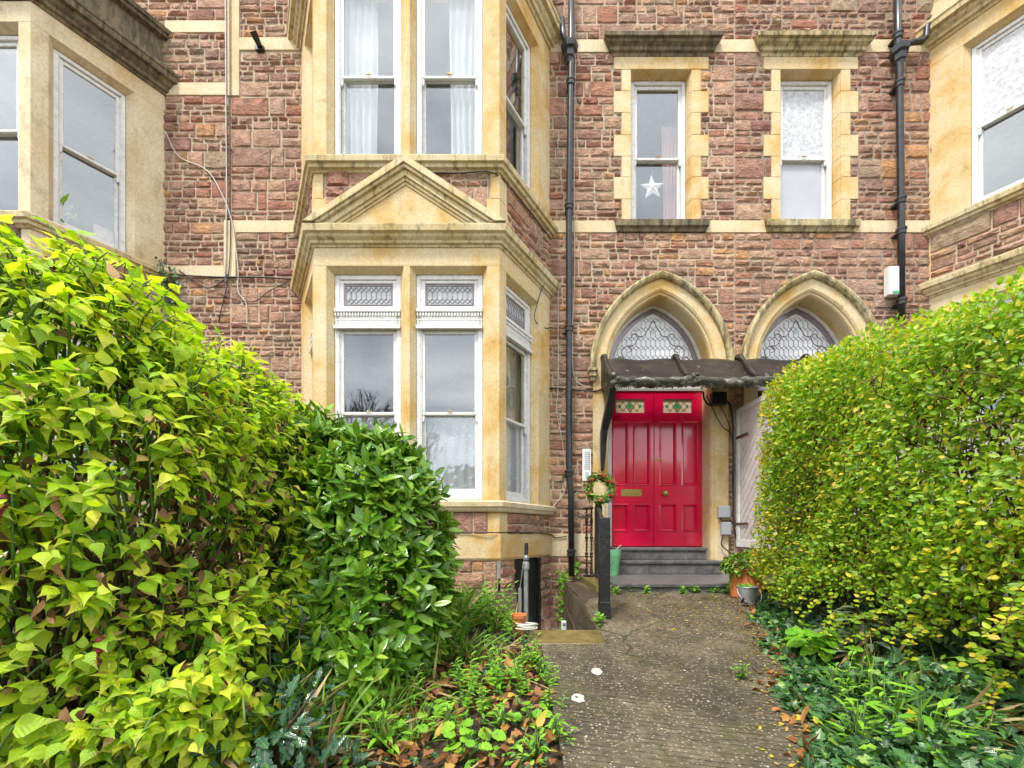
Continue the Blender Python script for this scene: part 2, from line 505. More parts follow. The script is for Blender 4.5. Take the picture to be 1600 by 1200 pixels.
M['lf_pink'] = leaf_mat("blushed_leaf", [(0, (.55, .40, .10)), (.5, (.58, .36, .20)), (1, (.50, .22, .14))], 0.5, 0.3, tip=(.45, .12, .10))
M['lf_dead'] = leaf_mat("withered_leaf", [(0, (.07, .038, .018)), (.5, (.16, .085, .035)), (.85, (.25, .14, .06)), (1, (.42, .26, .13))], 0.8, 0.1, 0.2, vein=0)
M['lf_laurel'] = leaf_mat("laurel_leaf", [(0, (.06, .17, .010)), (.5, (.11, .27, .014)), (.85, (.19, .36, .02)), (1, (.32, .46, .04))], 0.17, 0.18, 0.6, vein=0.35)
M['lf_holly'] = leaf_mat("dark_spiny_leaf", [(0, (.02, .07, .03)), (.6, (.035, .10, .05)), (1, (.06, .15, .07))], 0.22, 0.06, 0.6, vein=0.2)
M['lf_privet'] = leaf_mat("privet_leaf", [(0, (.12, .28, .010)), (.45, (.22, .41, .014)), (.8, (.35, .49, .02)), (1, (.50, .55, .03))], 0.35, 0.36, 0.45, vein=0.12)
M['lf_yellow'] = leaf_mat("yellow_privet_leaf", [(0, (.48, .50, .03)), (.6, (.66, .55, .035)), (1, (.68, .42, .08))], 0.4, 0.3, 0.4, vein=0)
M['lf_ivy'] = leaf_mat("ivy_leaf", [(0, (.022, .075, .024)), (.6, (.042, .125, .036)), (.9, (.075, .19, .045)), (1, (.20, .32, .05))], 0.3, 0.08, 0.5, vein=0.25)
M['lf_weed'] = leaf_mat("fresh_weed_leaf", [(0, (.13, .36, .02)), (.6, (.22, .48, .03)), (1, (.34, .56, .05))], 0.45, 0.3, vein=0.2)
M['lf_grass'] = leaf_mat("grass_blade", [(0, (.08, .20, .015)), (.6, (.14, .30, .025)), (1, (.24, .36, .05))], 0.45, 0.25, vein=0)
M['lf_straw'] = leaf_mat("straw", [(0, (.34, .22, .09)), (.6, (.45, .32, .15)), (1, (.55, .44, .24))], 0.8, 0.15, vein=0)
M['lf_fallen'] = leaf_mat("fallen_leaf", [(0, (.10, .035, .015)), (.4, (.22, .09, .03)), (.8, (.38, .17, .05)), (1, (.50, .36, .06))], 0.5, 0.12, vein=0)
M['lf_wreath'] = leaf_mat("wreath_leaf", [(0, (.04, .14, .02)), (.6, (.11, .28, .03)), (1, (.30, .42, .06))], 0.35, 0.1, vein=0.2)
M['lf_far'] = leaf_mat("far_foliage", [(0, (.02, .03, .015)), (1, (.05, .07, .03))], 0.7, 0.1, vein=0)
M['lf_sage'] = leaf_mat("grey_sage_leaf", [(0, (.10, .16, .08)), (.6, (.18, .24, .14)), (1, (.24, .22, .22))], 0.7, 0.15, vein=0.2)
M['stem_green'] = simple("green_stem", (.10, .19, .035), 0.6, var=0.4)
M['stem_brown'] = simple("brown_stem", (.085, .05, .028), 0.8, var=0.4, scale=20, bmp=0.4)
M['bark'] = simple("grey_bark", (.09, .075, .06), 0.9, var=0.4, bmp=0.5)

def ground_mats():
    m, nt, b = newmat("wet_concrete_path")
    g = geo(nt).outputs['Position']
    c = ramp(nt, noise(nt, g, 2.6, 8, 0.65), [(0.3, (.046, .037, .024)), (0.5, (.094, .077, .047)), (0.72, (.175, .145, .09))])
    c = mixc(nt, 1.0, c, ramp(nt, noise(nt, g, 26, 6, 0.7), [(0.3, 0.50), (0.7, 1.45)]), 'MULTIPLY')
    # aggregate
    v = nd(nt, 'ShaderNodeTexVoronoi', Scale=78.0); nt.links.new(g, v.inputs['Vector'])
    sp = nd(nt, 'ShaderNodeSeparateColor'); nt.links.new(v.outputs['Color'], sp.inputs[0])
    agg = mathn(nt, 'MULTIPLY', ramp(nt, v.outputs['Distance'], [(0.32, 1.0), (0.46, 0.0)]), ramp(nt, sp.outputs[0], [(0.70, 0.0), (0.82, 0.8)]))
    c = mixc(nt, agg, c, (.42, .36, .26))
    v3 = nd(nt, 'ShaderNodeTexVoronoi', Scale=34.0); nt.links.new(g, v3.inputs['Vector'])
    sp3 = nd(nt, 'ShaderNodeSeparateColor'); nt.links.new(v3.outputs['Color'], sp3.inputs[0])
    pale = mathn(nt, 'MULTIPLY', ramp(nt, v3.outputs['Distance'], [(0.20, 1.0), (0.30, 0.0)]), ramp(nt, sp3.outputs[0], [(0.90, 0.0), (0.94, 0.9)]))
    c = mixc(nt, pale, c, (.50, .44, .33))
    # moss
    c = mixc(nt, ramp(nt, noise(nt, g, 3.7, 7, 0.7), [(0.52, 0.0), (0.68, 0.65)]), c, (.075, .072, .018))
    # cracks
    nn = nd(nt, 'ShaderNodeTexNoise', Scale=2.5, Detail=5.0); nt.links.new(g, nn.inputs['Vector'])
    va = nd(nt, 'ShaderNodeVectorMath', {'operation': 'MULTIPLY_ADD'})
    nt.links.new(nn.outputs['Color'], va.inputs[0]); va.inputs[1].default_value = (.55, .55, .0); nt.links.new(g, va.inputs[2])
    v2 = nd(nt, 'ShaderNodeTexVoronoi', {'feature': 'DISTANCE_TO_EDGE'}, Scale=1.05); nt.links.new(va.outputs[0], v2.inputs['Vector'])
    crack = ramp(nt, v2.outputs['Distance'], [(0.004, 0.9), (0.011, 0.0)])
    crack = mathn(nt, 'MULTIPLY', crack, ramp(nt, noise(nt, g, 1.3, 2), [(0.46, 0.0), (0.54, 1.0)]))
    c = mixc(nt, crack, c, (.035, .045, .015))
    # tamping ridges run across the path
    sy = nd(nt, 'ShaderNodeSeparateXYZ'); nt.links.new(g, sy.inputs[0])
    ph = mathn(nt, 'ADD', mathn(nt, 'MULTIPLY', sy.outputs['Y'], 165.0), mathn(nt, 'MULTIPLY', sy.outputs['X'], 38.0))
    ph = mathn(nt, 'ADD', ph, mathn(nt, 'MULTIPLY', noise(nt, g, 2.6, 5, 0.6), 9.0))
    rid = mathn(nt, 'MULTIPLY', ramp(nt, mathn(nt, 'MULTIPLY', mathn(nt, 'ADD', mathn(nt, 'SINE', ph), 1.0), 0.5), [(0.02, 1.0), (0.36, 0.0)]), ramp(nt, noise(nt, vscale(nt, g, (2.2, 7, 1)), 3.0, 6, 0.7), [(0.42, 0.0), (0.56, 1.0)]))
    fade = ramp(nt, mathn(nt, 'MULTIPLY', sy.outputs['Y'], -0.2), [(0.45, 0.15), (0.62, 1.0)])
    rid = mathn(nt, 'MULTIPLY', rid, fade)
    c = mixc(nt, mathn(nt, 'MULTIPLY', rid, 0.62), c, (.022, .018, .012))
    nt.links.new(c, b.inputs['Base Color'])
    rr = ramp(nt, noise(nt, g, 5, 5), [(0.35, 0.42), (0.65, 0.75)])
    nt.links.new(rr, b.inputs['Roughness'])
    h = mathn(nt, 'ADD', mathn(nt, 'MULTIPLY', rid, -0.55), mathn(nt, 'ADD', noise(nt, g, 70, 6, 0.7), mathn(nt, 'MULTIPLY', crack, -1.5)))
    bump(nt, b, h, 0.7, 0.01)
    M['path'] = m
    m, nt, b = newmat("garden_soil")
    g = geo(nt).outputs['Position']
    c = ramp(nt, noise(nt, g, 9, 9, 0.7), [(0.3, (.03, .02, .011)), (0.55, (.075, .048, .026)), (0.75, (.13, .085, .045))])
    nt.links.new(c, b.inputs['Base Color'])
    b.inputs['Roughness'].default_value = 0.95
    bump(nt, b, noise(nt, g, 30, 9, 0.7), 1.0, 0.03)
    M['soil'] = m
    m, nt, b = newmat("wet_mossy_slab")
    g = geo(nt).outputs['Position']
    c = ramp(nt, noise(nt, g, 7, 8, 0.65), [(0.3, (.075, .058, .018)), (0.5, (.16, .12, .04)), (0.75, (.26, .20, .085))])
    nt.links.new(c, b.inputs['Base Color']); b.inputs['Roughness'].default_value = 0.35
    bump(nt, b, noise(nt, g, 40, 6, 0.7), 0.4, 0.006)
    M['slab'] = m
    m, nt, b = newmat("corroded_lead_sheet")
    g = geo(nt).outputs['Position']
    c = ramp(nt, noise(nt, g, 4, 8, 0.7), [(0.3, (.014, .011, .010)), (0.55, (.034, .025, .021)), (0.8, (.085, .063, .052))])
    c = mixc(nt, ramp(nt, noise(nt, g, 13, 5, 0.6), [(0.66, 0.0), (0.72, 0.9)]), c, (.58, .57, .55))
    c = mixc(nt, ramp(nt, noise(nt, g, 5.5, 6, 0.6), [(0.58, 0.0), (0.7, 0.5)]), c, (.075, .085, .025))
    nt.links.new(c, b.inputs['Base Color'])
    b.inputs['Roughness'].default_value = 0.42; b.inputs['Metallic'].default_value = 0.25
    bump(nt, b, noise(nt, g, 25, 7, 0.7), 0.6, 0.01)
    M['canopy'] = m
    m, nt, b = newmat("peeling_gutter")
    g = geo(nt).outputs['Position']
    c = ramp(nt, noise(nt, vscale(nt, g, (1, 1, 2)), 9, 8, 0.72), [(0.36, (.018, .016, .012)), (0.50, (.05, .048, .03)), (0.58, (.14, .135, .11)), (0.68, (.55, .54, .52))])
    nt.links.new(c, b.inputs['Base Color']); b.inputs['Roughness'].default_value = 0.6
    bump(nt, b, noise(nt, g, 40, 7, 0.7), 0.8, 0.012)
    M['gutter'] = m
ground_mats()
# ================================================================== THE SETTING: ground
def zg(y):
    t = max(0.0, min(y + DIST, 4.78))
    return -(1.2158 - 0.11 * t)

WX0, WX1, WY0 = 0.05, 0.72, -2.55           # the basement area well
def sheet(name, mat, xs, ys, skip, dz=0.0, thick=0.0, kind='structure'):
    mb = MB()
    for i in range(len(xs) - 1):
        for j in range(len(ys) - 1):
            if skip(0.5 * (xs[i] + xs[i + 1]), 0.5 * (ys[j] + ys[j + 1])): continue
            mb.add([(xs[i], ys[j], zg(ys[j]) + dz), (xs[i + 1], ys[j], zg(ys[j]) + dz), (xs[i + 1], ys[j + 1], zg(ys[j + 1]) + dz), (xs[i], ys[j + 1], zg(ys[j + 1]) + dz)], [(0, 1, 2, 3)])
    o = mb.build(name, mat)
    o['kind'] = kind
    return o
in_well = lambda x, y: WX0 < x < WX1 and WY0 < y < 0.1
sheet("ground", M['soil'], [-400, -40, -8, WX0, WX1, 8, 40, 400], [-400, -60, -DIST, WY0, -1.32, 0.3], in_well)
sheet("path", M['path'], [0.22, WX1, 0.96, 2.45, 2.95], [-14, -DIST, -2.87, -1.32, -0.02], lambda x, y: (x < 0.96 and y > -2.87) or (x > 2.5 and y < -2.87), 0.02)

# area well: retaining walls, floor and the edge slab
mb = MB()
mb.box(WX0 - 0.12, WX0, WY0, -1.02, -2.7, -0.86)
mb.box(WX0 - 0.12, WX1 + 0.02, WY0 - 0.1, WY0 - 0.002, -2.7, zg(WY0) - 0.03)
well = mb.build("area_well_wall", M['rust'])
tag(well, "dark retaining wall of the basement area below the garden bed", "retaining wall")
mb = MB(); mb.box(WX0 - 0.3, 1.0, WY0 - 0.2, 0.1, -2.72, -2.62)
well_floor = mb.build("area_well_floor", M['soil']); well_floor['kind'] = 'structure'
mb = MB()
z0, z1 = zg(-2.87) + 0.022, zg(WY0) + 0.022
mb.add([(0.10, -2.87, z0), (WX1 - .005, -2.87, z0), (WX1 - .005, WY0 - .003, z1), (0.14, WY0 - .003, z1),
        (0.10, -2.87, z0 - .08), (WX1 - .005, -2.87, z0 - .08), (WX1 - .005, WY0 - .003, z1 - .10), (0.14, WY0 - .003, z1 - .10)],
       [(0, 1, 2, 3), (4, 7, 6, 5), (0, 4, 5, 1), (1, 5, 6, 2), (2, 6, 7, 3), (3, 7, 4, 0)])
tag(mb.build("edge_slab", M['slab'], bevel=0.01), "wet mossy slab at the near edge of the basement area", "slab")
# kerb wall between the area and the path, its top level with the path
mb = MB()
rings = []
for y, zt, zb in ((-0.02, -0.695, -1.35), (-0.8, -0.70, -1.40), (-1.5, -0.715, -1.45), (-2.3, -0.785, -1.3), (-2.86, -0.842, -1.0)):
    w = 0.25
    rings.append([(WX1 - 0.002, y, zb), (WX1 - 0.002, y, zt - 0.02), (WX1 + 0.02, y, zt), (WX1 + w, y, zt + 0.012), (WX1 + w, y, zb)])
mb.loft(rings)
kerb = mb.build("area_kerb", M['path'], bevel=0.008)
tag(kerb, "concrete kerb sloping down beside the basement area", "kerb")
mb = MB(); mb.box(0.96, 1.15, -1.25, -0.03, -0.72, -0.60)
tag(mb.build("railing_plinth", M['slab'], bevel=0.012), "low mossy stone block under the twisted railing bars", "plinth")
mb = MB()
mb.tube([(0.74, -0.25, -0.98), (0.735, -1.3, -1.12), (0.73, -2.42, -1.36)], 0.028)
tag(mb.build("iron_beam", M['rust']), "rusty iron bar running under the sloping kerb", "beam")

# ================================================================== masonry
def masonry(mb, fr, u0, u1, z0, z1, obs=(), cuts=(), seed=1, mm=0, sm=1, big=1.0, proud=1.0, tile=0.208):
    R = random.Random(seed)
    zs = sorted(set([z0, z1] + [c for c in cuts if z0 < c < z1]))
    bands = []
    for a, b in zip(zs[:-1], zs[1:]):
        n = max(1, int(round((b - a) / (tile * big))))
        hs = [R.uniform(0.7, 1.3) for _ in range(n)]
        k = (b - a) / sum(hs); z = a
        for h in hs:
            bands.append((z, z + h * k)); z += h * k
    rects = []
    def row(ua, ub, za, zb):
        u = ua
        h = zb - za
        while u < ub - 1e-6:
            w = R.uniform(1.2, 3.4) * min(max(h, 0.08), 0.19) * (1.0 if R.random() < .75 else 0.6)
            if ub - u - w < 0.07: w = ub - u
            rects.append((u, min(ub, u + w), za, zb)); u += w
    for za, zb in bands:
        u = u0
        while u < u1 - 1e-6:
            w = R.uniform(0.25, 0.8) * big
            if u1 - u - w < 0.14: w = u1 - u
            h = zb - za
            r = R.random()
            if r < 0.22 or h < 0.13:
                row(u, u + w, za, zb)
            elif r < 0.84 or h < 0.22:
                s = za + h * R.uniform(0.36, 0.64)
                row(u, u + w, za, s); row(u, u + w, s, zb)
            else:
                s1 = za + h * R.uniform(0.27, 0.38); s2 = za + h * R.uniform(0.6, 0.72)
                row(u, u + w, za, s1); row(u, u + w, s1, s2); row(u, u + w, s2, zb)
            u += w
    def sub(r, o):
        a, b, c, d = r; A, B, C, E = o
        if A >= b - 1e-6 or B <= a + 1e-6 or C >= d - 1e-6 or E <= c + 1e-6: return [r]
        out = []
        if a < A: out.append((a, A, c, d))
        if B < b: out.append((B, b, c, d))
        aa, bb = max(a, A), min(b, B)
        if c < C: out.append((aa, bb, c, C))
        if E < d: out.append((aa, bb, E, d))
        return out
    for r in rects:
        ps = [r]
        for o in obs:
            if o[0] < r[1] and o[1] > r[0] and o[2] < r[3] and o[3] > r[2]:
                ps = [q for p in ps for q in sub(p, o)]
        for a, b, c, d in ps:
            if b - a < 0.004 or d - c < 0.004: continue
            mb.add([fr(a, 0, c), fr(b, 0, c), fr(b, 0, d), fr(a, 0, d)], [(0, 1, 2, 3)], mm)
            if b - a < 0.03 or d - c < 0.03: continue
            j = R.uniform(0.004, 0.0085)
            def J(): return R.uniform(-0.004, 0.004)
            P0 = []
            um, zm = (a + b) / 2 + R.uniform(-.2, .2) * (b - a), (c + d) / 2 + R.uniform(-.15, .15) * (d - c)
            cr = min(0.010, (b - a) * .15, (d - c) * .15)
            pts = [(a + j + cr, c + j), (um, c + j), (b - j - cr, c + j), (b - j, c + j + cr), (b - j, zm), (b - j, d - j - cr), (b - j - cr, d - j), (um, d - j), (a + j + cr, d - j), (a + j, d - j - cr), (a + j, zm), (a + j, c + j + cr)]
            P0 = [(x + J() * .7, y + J() * .7) for x, y in pts]
            pr = R.uniform(0.009, 0.026) * proud
            ins = min(R.uniform(0.008, 0.02), (b - a) * .22, (d - c) * .22)
            cu, cz = (a + b) / 2, (c + d) / 2
            P1 = [(x + math.copysign(min(ins, abs(cu - x)), cu - x) + J(), y + math.copysign(min(ins, abs(cz - y)), cz - y) + J()) for x, y in P0]
            vs = [fr(x, -0.002, y) for x, y in P0] + [fr(x, pr * R.uniform(.45, 1.2), y) for x, y in P1]
            q = R.uniform(.22, .32)
            P2 = [(a + (b - a) * q, cz + J() * 2), (b - (b - a) * q, cz + J() * 2)]
            vs += [fr(x, pr * R.uniform(.9, 1.7), y) for x, y in P2]
            n = 12
            fs = [(i, (i + 1) % n, n + (i + 1) % n, n + i) for i in range(n)]
            L2, R2 = 24, 25
            own = {0: L2, 1: None, 2: R2, 3: R2, 4: R2, 5: R2, 6: R2, 7: None, 8: L2, 9: L2, 10: L2, 11: L2}
            side = [L2, L2, R2, R2, R2, R2, R2, R2, L2, L2, L2, L2]
            for i in range(n):
                k = (i + 1) % n
                if side[i] == side[k]: fs.append((n + i, n + k, side[i]))
                else: fs.append((n + i, n + k, side[k], side[i]))
            mb.add(vs, fs, sm)

# ================================================================== sash windows, leaded lights, curtains
def hex_leads(mb, fr, u0, u1, z0, z1, e, cw, ch, ph, w=0.0045, inside=None, m=0):
    """leading of upright stretched hexagons with small diamonds between their tips"""
    n = max(1, int(round((u1 - u0) / cw))); cw = (u1 - u0) / n
    rows = int((z1 - z0) / ch) + 2
    off = ((z1 - z0) - int((z1 - z0) / ch) * ch) / 2
    def put(p, q):
        if inside:
            if not (inside(*p) and inside(*q)): return
        else:
            for (pp) in (p, q):
                if not (u0 - 1e-4 <= pp[0] <= u1 + 1e-4): return
            if p[1] < z0 and q[1] < z0 or p[1] > z1 and q[1] > z1: return
            def cl(a, b):
                if a[1] < z0: t = (z0 - a[1]) / (b[1] - a[1]); return (a[0] + (b[0] - a[0]) * t, z0)
                if a[1] > z1: t = (z1 - a[1]) / (b[1] - a[1]); return (a[0] + (b[0] - a[0]) * t, z1)
                return a
            p, q = cl(p, q), cl(q, p)
        mb.bar(p, q, w, e, e + 0.006, fr, m)
    for j in range(-1, rows):
        zb = z0 + off + j * ch
        za, zt = zb + ph, zb + ch - ph
        for i in range(n + 1):
            u = u0 + i * cw
            put((u, za), (u, zt))
            put((u, zt), (u + cw / 2, zb + ch)); put((u, zt), (u - cw / 2, zb + ch))
            put((u, za), (u + cw / 2, zb)); put((u, za), (u - cw / 2, zb))

def sash_window(house, fr, u0, u1, z0, z1, e, zm, zt=None, zb=None, pane_up='pane', pane_low='pane', label=None):
    W = 0.048
    mb = MB()
    mb.box(u0, u0 + W, e - .11, e, z0, z1, 0, fr); mb.box(u1 - W, u1, e - .11, e, z0, z1, 0, fr)
    mb.box(u0 + W, u1 - W, e - .11, e + .002, z1 - W, z1, 0, fr)
    mb.box(u0 + W, u1 - W, e - .11, e + .02, z0, z0 + .05, 0, fr)
    # staff bead
    for a, b in ((u0 + W, u0 + W + .012), (u1 - W - .012, u1 - W)): mb.box(a, b, e - .03, e - .008, z0 + .05, z1 - W, 0, fr)
    ztop = z1 - W
    if zt is not None:
        mb.box(u0 + W, u1 - W, e - .11, e + .012, zt, zb, 0, fr)
        mb.box(u0 - .0, u1 + .0, e + .0125, e + .035, zb - .035, zb + .004, 0, fr)
        mb.box(u0 - .0, u1 + .0, e + .0125, e + .045, zt - .012, zt + .028, 0, fr)
        n = int((u1 - u0) / .033)
        for i in range(n):
            a = u0 + (i + .2) * (u1 - u0) / n
            mb.box(a, a + .018, e + .0125, e + .03, zb - .082, zb - .045, 0, fr)
            mb.box(a + .009, a + .024, e + .0125, e + .020, zt + .045, zt + .085, 0, fr)
        mb.box(u0, u1, e + .0125, e + .016, zt + .095, zt + .107, 0, fr)
    root = mb.build("sash_window", M['white'], house, bevel=0.004)
    if label: root['label'] = label
    def leaf(name, a, b, c, d, ee, st, tr, br, pm, horns):
        m2 = MB()
        m2.box(a, a + st, ee - .038, ee, c, d, 0, fr); m2.box(b - st, b, ee - .038, ee, c, d, 0, fr)
        m2.box(a + st, b - st, ee - .037, ee - .001, d - tr, d, 0, fr); m2.box(a + st, b - st, ee - .037, ee - .001, c, c + br, 0, fr)
        m2.build("sash", M['white'], root, bevel=0.006)
        m3 = MB(); m3.box(a + st - .004, b - st + .004, ee - .022, ee - .018, c + br - .004, d - tr + .004, 0, fr)
        m3.build("pane", M[pm], root)
        if horns:
            for ua in (a, b - st * .8):
                m4 = MB()
                m4.plate([(ua, c), (ua + st * .8, c), (ua + st * .8, c - .05), (ua + st * .6, c - .075), (ua + st * .25, c - .085), (ua, c - .06)], ee - .034, ee - .004, fr)
                m4.build("sash_horn", M['white'], root, bevel=0.003)
    a, b = u0 + W + .002, u1 - W - .002
    top = (zt - .002) if zt is not None else ztop
    leaf("u", a, b, zm - .018, top, e - .022, .047, .05, .036, pane_up, True)
    leaf("l", a, b, z0 + .052, zm + .016, e - .064, .047, .034, .085, pane_low, False)
    # a small lifting catch on the meeting rail
    m5 = MB(); uc = (a + b) / 2
    m5.box(uc - .03, uc + .03, e - .021, e - .006, zm + .019, zm + .033, 0, fr)
    m5.build("catch", M['brass'], root, bevel=0.003)
    if zt is not None:
        m6 = MB(); st = .05
        c, d = zb + .002, ztop
        m6.box(a, a + st, e - .05, e - .012, c, d, 0, fr); m6.box(b - st, b, e - .05, e - .012, c, d, 0, fr)
        m6.box(a + st, b - st, e - .05, e - .013, d - st * .8, d, 0, fr); m6.box(a + st, b - st, e - .05, e - .013, c, c + st, 0, fr)
        m6.build("transom_frame", M['white'], root, bevel=0.005)
        g0, g1, h0, h1 = a + st, b - st, c + st, d - st * .8
        m7 = MB(); m7.box(g0 - .004, g1 + .004, e - .034, e - .030, h0 - .004, h1 + .004, 0, fr)
        m7.box(g0, g1, e - .0299, e - .0285, h0, h0 + .022, 1, fr); m7.box(g0, g1, e - .0299, e - .0285, h1 - .022, h1, 1, fr)
        m7.box(g0, g0 + .02, e - .0299, e - .0285, h0 + .022, h1 - .022, 1, fr); m7.box(g1 - .02, g1, e - .0299, e - .0285, h0 + .022, h1 - .022, 1, fr)
        m7.build("leaded_glass", [M['leaded'], M['plum_glass']], root)
        m8 = MB()
        hex_leads(m8, fr, g0 + .022, g1 - .022, h0 + .024, h1 - .024, e - .030, .062, .132, .030, .005)
        for p, q in (((g0 + .021, h0 + .023), (g1 - .021, h0 + .023)), ((g1 - .021, h0 + .023), (g1 - .021, h1 - .023)), ((g1 - .021, h1 - .023), (g0 + .021, h1 - .023)), ((g0 + .021, h1 - .023), (g0 + .021, h0 + .023))):
            m8.bar(p, q, .006, e - .030, e - .0235, fr)
        m8.build("lead_came", M['lead'], root)
    return root

def curtain(name, fr, u0, u1, z0, z1, e, folds, amp, mat, label, group=None, gather=0.0, cat="curtain"):
    n = folds * 10
    mb = MB()
    vs, fs = [], []
    R = random.Random(int(abs(u0 * 991 + z0 * 77)))
    ph = [R.uniform(-.5, .5) for _ in range(n + 1)]
    rows = 10
    for j in range(rows + 1):
        v = j / rows
        for i in range(n + 1):
            a = i / n
            u = u0 + (u1 - u0) * a
            sway = 0.012 * sin(v * 5 + i * .09)
            am = amp * (0.55 + .45 * (1 - v)) * (1 + .3 * sin(i * .31))
            vs.append(fr(u + sway - gather * (1 - v) * a, e + am * sin(a * folds * 2 * pi + ph[i] * .5 + .25 * sin(v * 3)), z0 + (z1 - z0) * v + (0.0 if j else .012 * sin(i * .5))))
    for j in range(rows):
        for i in range(n):
            q = j * (n + 1) + i
            fs.append((q, q + 1, q + n + 2, q + n + 1))
    mb.add(vs, fs)
    o = mb.build(name, mat, smooth=True, normals=False)
    return tag(o, label, cat, group)

# ================================================================== bay windows
BA, BB, BD = 1.08, 1.77, 1.098
BL = sqrt((BB - BA) ** 2 + BD ** 2)
NX, NY = BD / BL, (BB - BA) / BL
KM = (BL - (BB - BA)) / BD

def bay_frames(c):
    def front(u, e, z): return (c + u, -BD - e, z)
    def right(s, e, z): return (c + BA + s * NY + e * NX, -BD + s * NX - e * NY, z)
    def left(s, e, z): return (c - (BA + s * NY + e * NX), -BD + s * NX - e * NY, z)
    return front, right, left

def bay_ring(c, e, yend=0.0):
    x1 = BA + e * KM
    x2 = BB + e * BL / BD + yend * NY / NX
    return [(c - x2, yend), (c - x1, -BD - e), (c + x1, -BD - e), (c + x2, yend)]

def sweep_bay(mb, c, prof, m=0, yend=-0.003):
    st = [bay_ring(c, e, yend) for e, z in prof]
    rings = [[(st[i][k][0], st[i][k][1], prof[i][1]) for i in range(len(prof))] for k in range(4)]
    mb.loft(rings, m)

def make_bay(house, c, zo, pediment, tag_words, lower=True, frost_side=False, grey=False):
    fr_f, fr_r, fr_l = bay_frames(c)
    ash = M['ashlar_grey'] if grey else M['ashlar']
    mb = MB()
    # --- ashlar: piers, friezes, band course
    def piers(z0, z1):
        for fr in (fr_f,):
            pass
        def pl(pts): mb.prism(pts, z0, z1, 0)
        P = lambda fr, u, e: fr(u, e, 0)[:2]
        pl([P(fr_f, u, e) for u, e in ((-.035, 0), (.035, 0), (.045, -.02), (.09, -.085), (.09, -.3), (-.09, -.3), (-.09, -.085), (-.045, -.02))])
        for fr, sg in ((fr_r, 1), (fr_l, -1)):
            ie = -.3
            inner = (c + sg * (BA + ie * KM), -BD - ie)
            pl([P(fr_f, sg * .94, 0), P(fr_f, sg * BA, 0), P(fr, .15, 0), P(fr, .16, -.02), P(fr, .20, -.085), P(fr, .20, -.3), inner, P(fr_f, sg * .88, -.3), P(fr_f, sg * .88, -.085), P(fr_f, sg * .93, -.02)])
            pl([P(fr, .95, 0), P(fr, BL - .003, 0), P(fr, BL - .003, -.12), P(fr, 1.15, -.3), P(fr, .89, -.3), P(fr, .89, -.085), P(fr, .94, -.02)])
    def head(zh, zc):
        sweep_bay(mb, c, [(0, zh + zo), (0, zc + zo), (-.3, zc + zo), (-.3, zh - .05 + zo), (-.085, zh - .05 + zo), (-.02, zh - .01 + zo)])
    piers(.37 + zo, 3.11 + zo); head(3.11, 3.36)
    piers(4.37 + zo, 6.60 + zo); head(6.60, 6.86)
    sweep_bay(mb, c, [(-.3, -.33 + zo), (.015, -.33 + zo), (.03, -.30 + zo), (.03, -.02 + zo), (-.3, -.02 + zo)])
    # toothed corner stones in the two brick panels
    for z0, z1, teeth in ((-.02, .25, ((0, 1, .10),)), (3.50, 4.22, ((0, .55, .13), (.55, 1, .08)))):
        for a, b, w in teeth:
            za, zb = z0 + (z1 - z0) * a + zo, z0 + (z1 - z0) * b - .002 + zo
            for fr, sg in ((fr_r, 1), (fr_l, -1)):
                P = lambda f, u, e: f(u, e, 0)[:2]
                inner = (c + sg * (BA - .06 * KM), -BD + .06)
                mb.prism([P(fr_f, sg * (BA - w * 1.3), .004), (c + sg * (BA + .004 * KM), -BD - .004), P(fr, w * 1.9, .004), P(fr, w * 1.9, -.06), inner, P(fr_f, sg * (BA - w * 1.3), -.06)], za, zb)
                mb.prism([P(fr, BL - .13 - w * .6, .004), P(fr, BL - .003, .004), P(fr, BL - .05, -.06), P(fr, BL - .13 - w * .6, -.06)], za, zb)
    mb.build("bay_stonework", ash, house, bevel=0.004)
    # --- rubble panels
    mb = MB()
    zlow = -2.65 if lower else -1.0
    specs = [(3.50, 4.22, .95, 1), (-.02, .25, .95, 2), (zlow, -.33, 1.06, 3)]
    for z0, z1, hw, sd in specs:
        mb = MB()
        sweep_bay(mb, c, [(-.3, z0 + zo), (-.012, z0 + zo), (-.012, z1 + zo), (-.3, z1 + zo)], 0) if sd != 3 else None
        frs = [(fr_f, -hw, hw), (fr_r, .02 if sd == 3 else .15, BL - .02), (fr_l, .02 if sd == 3 else .15, BL - .02)]
        for i, (fr, a, b) in enumerate(frs):
            ob = []
            if sd == 3 and lower and i == 1: ob = [(.33, .97, -2.7, -.2)]
            masonry(mb, fr, a, b, z0 + zo, z1 + zo, ob, (), int(c * 13) + sd * 7 + i, big=1.35 if sd == 3 else 1.15, proud=1.3, tile=.22)
        mb.build("rubble_panel", [M['mortar'], M['stone']], house, normals=False)
    # --- mouldings
    def mould(name, prof, mat, bev=0.003):
        m2 = MB(); sweep_bay(m2, c, [(e, z + zo) for e, z in prof]); return m2.build(name, mat, house, bevel=bev)
    mould("bay_sill", [(-.12, .24), (.035, .24), (.05, .26), (.06, .285), (.075, .30), (.08, .355), (.03, .372), (-.12, .385)], M['ashlar_grey'])
    mould("bay_cornice", [(-.05, 3.32), (.012, 3.32), (.02, 3.345), (.045, 3.35), (.05, 3.375), (.085, 3.40), (.095, 3.43), (.125, 3.44), (.135, 3.50), (.135, 3.515), (.115, 3.53), (-.05, 3.56)], M['cornice'])
    mould("bay_ledge", [(-.05, 4.18), (.02, 4.18), (.035, 4.20), (.065, 4.21), (.072, 4.245), (.10, 4.255), (.108, 4.315), (.09, 4.335), (-.05, 4.372)], M['cornice'])
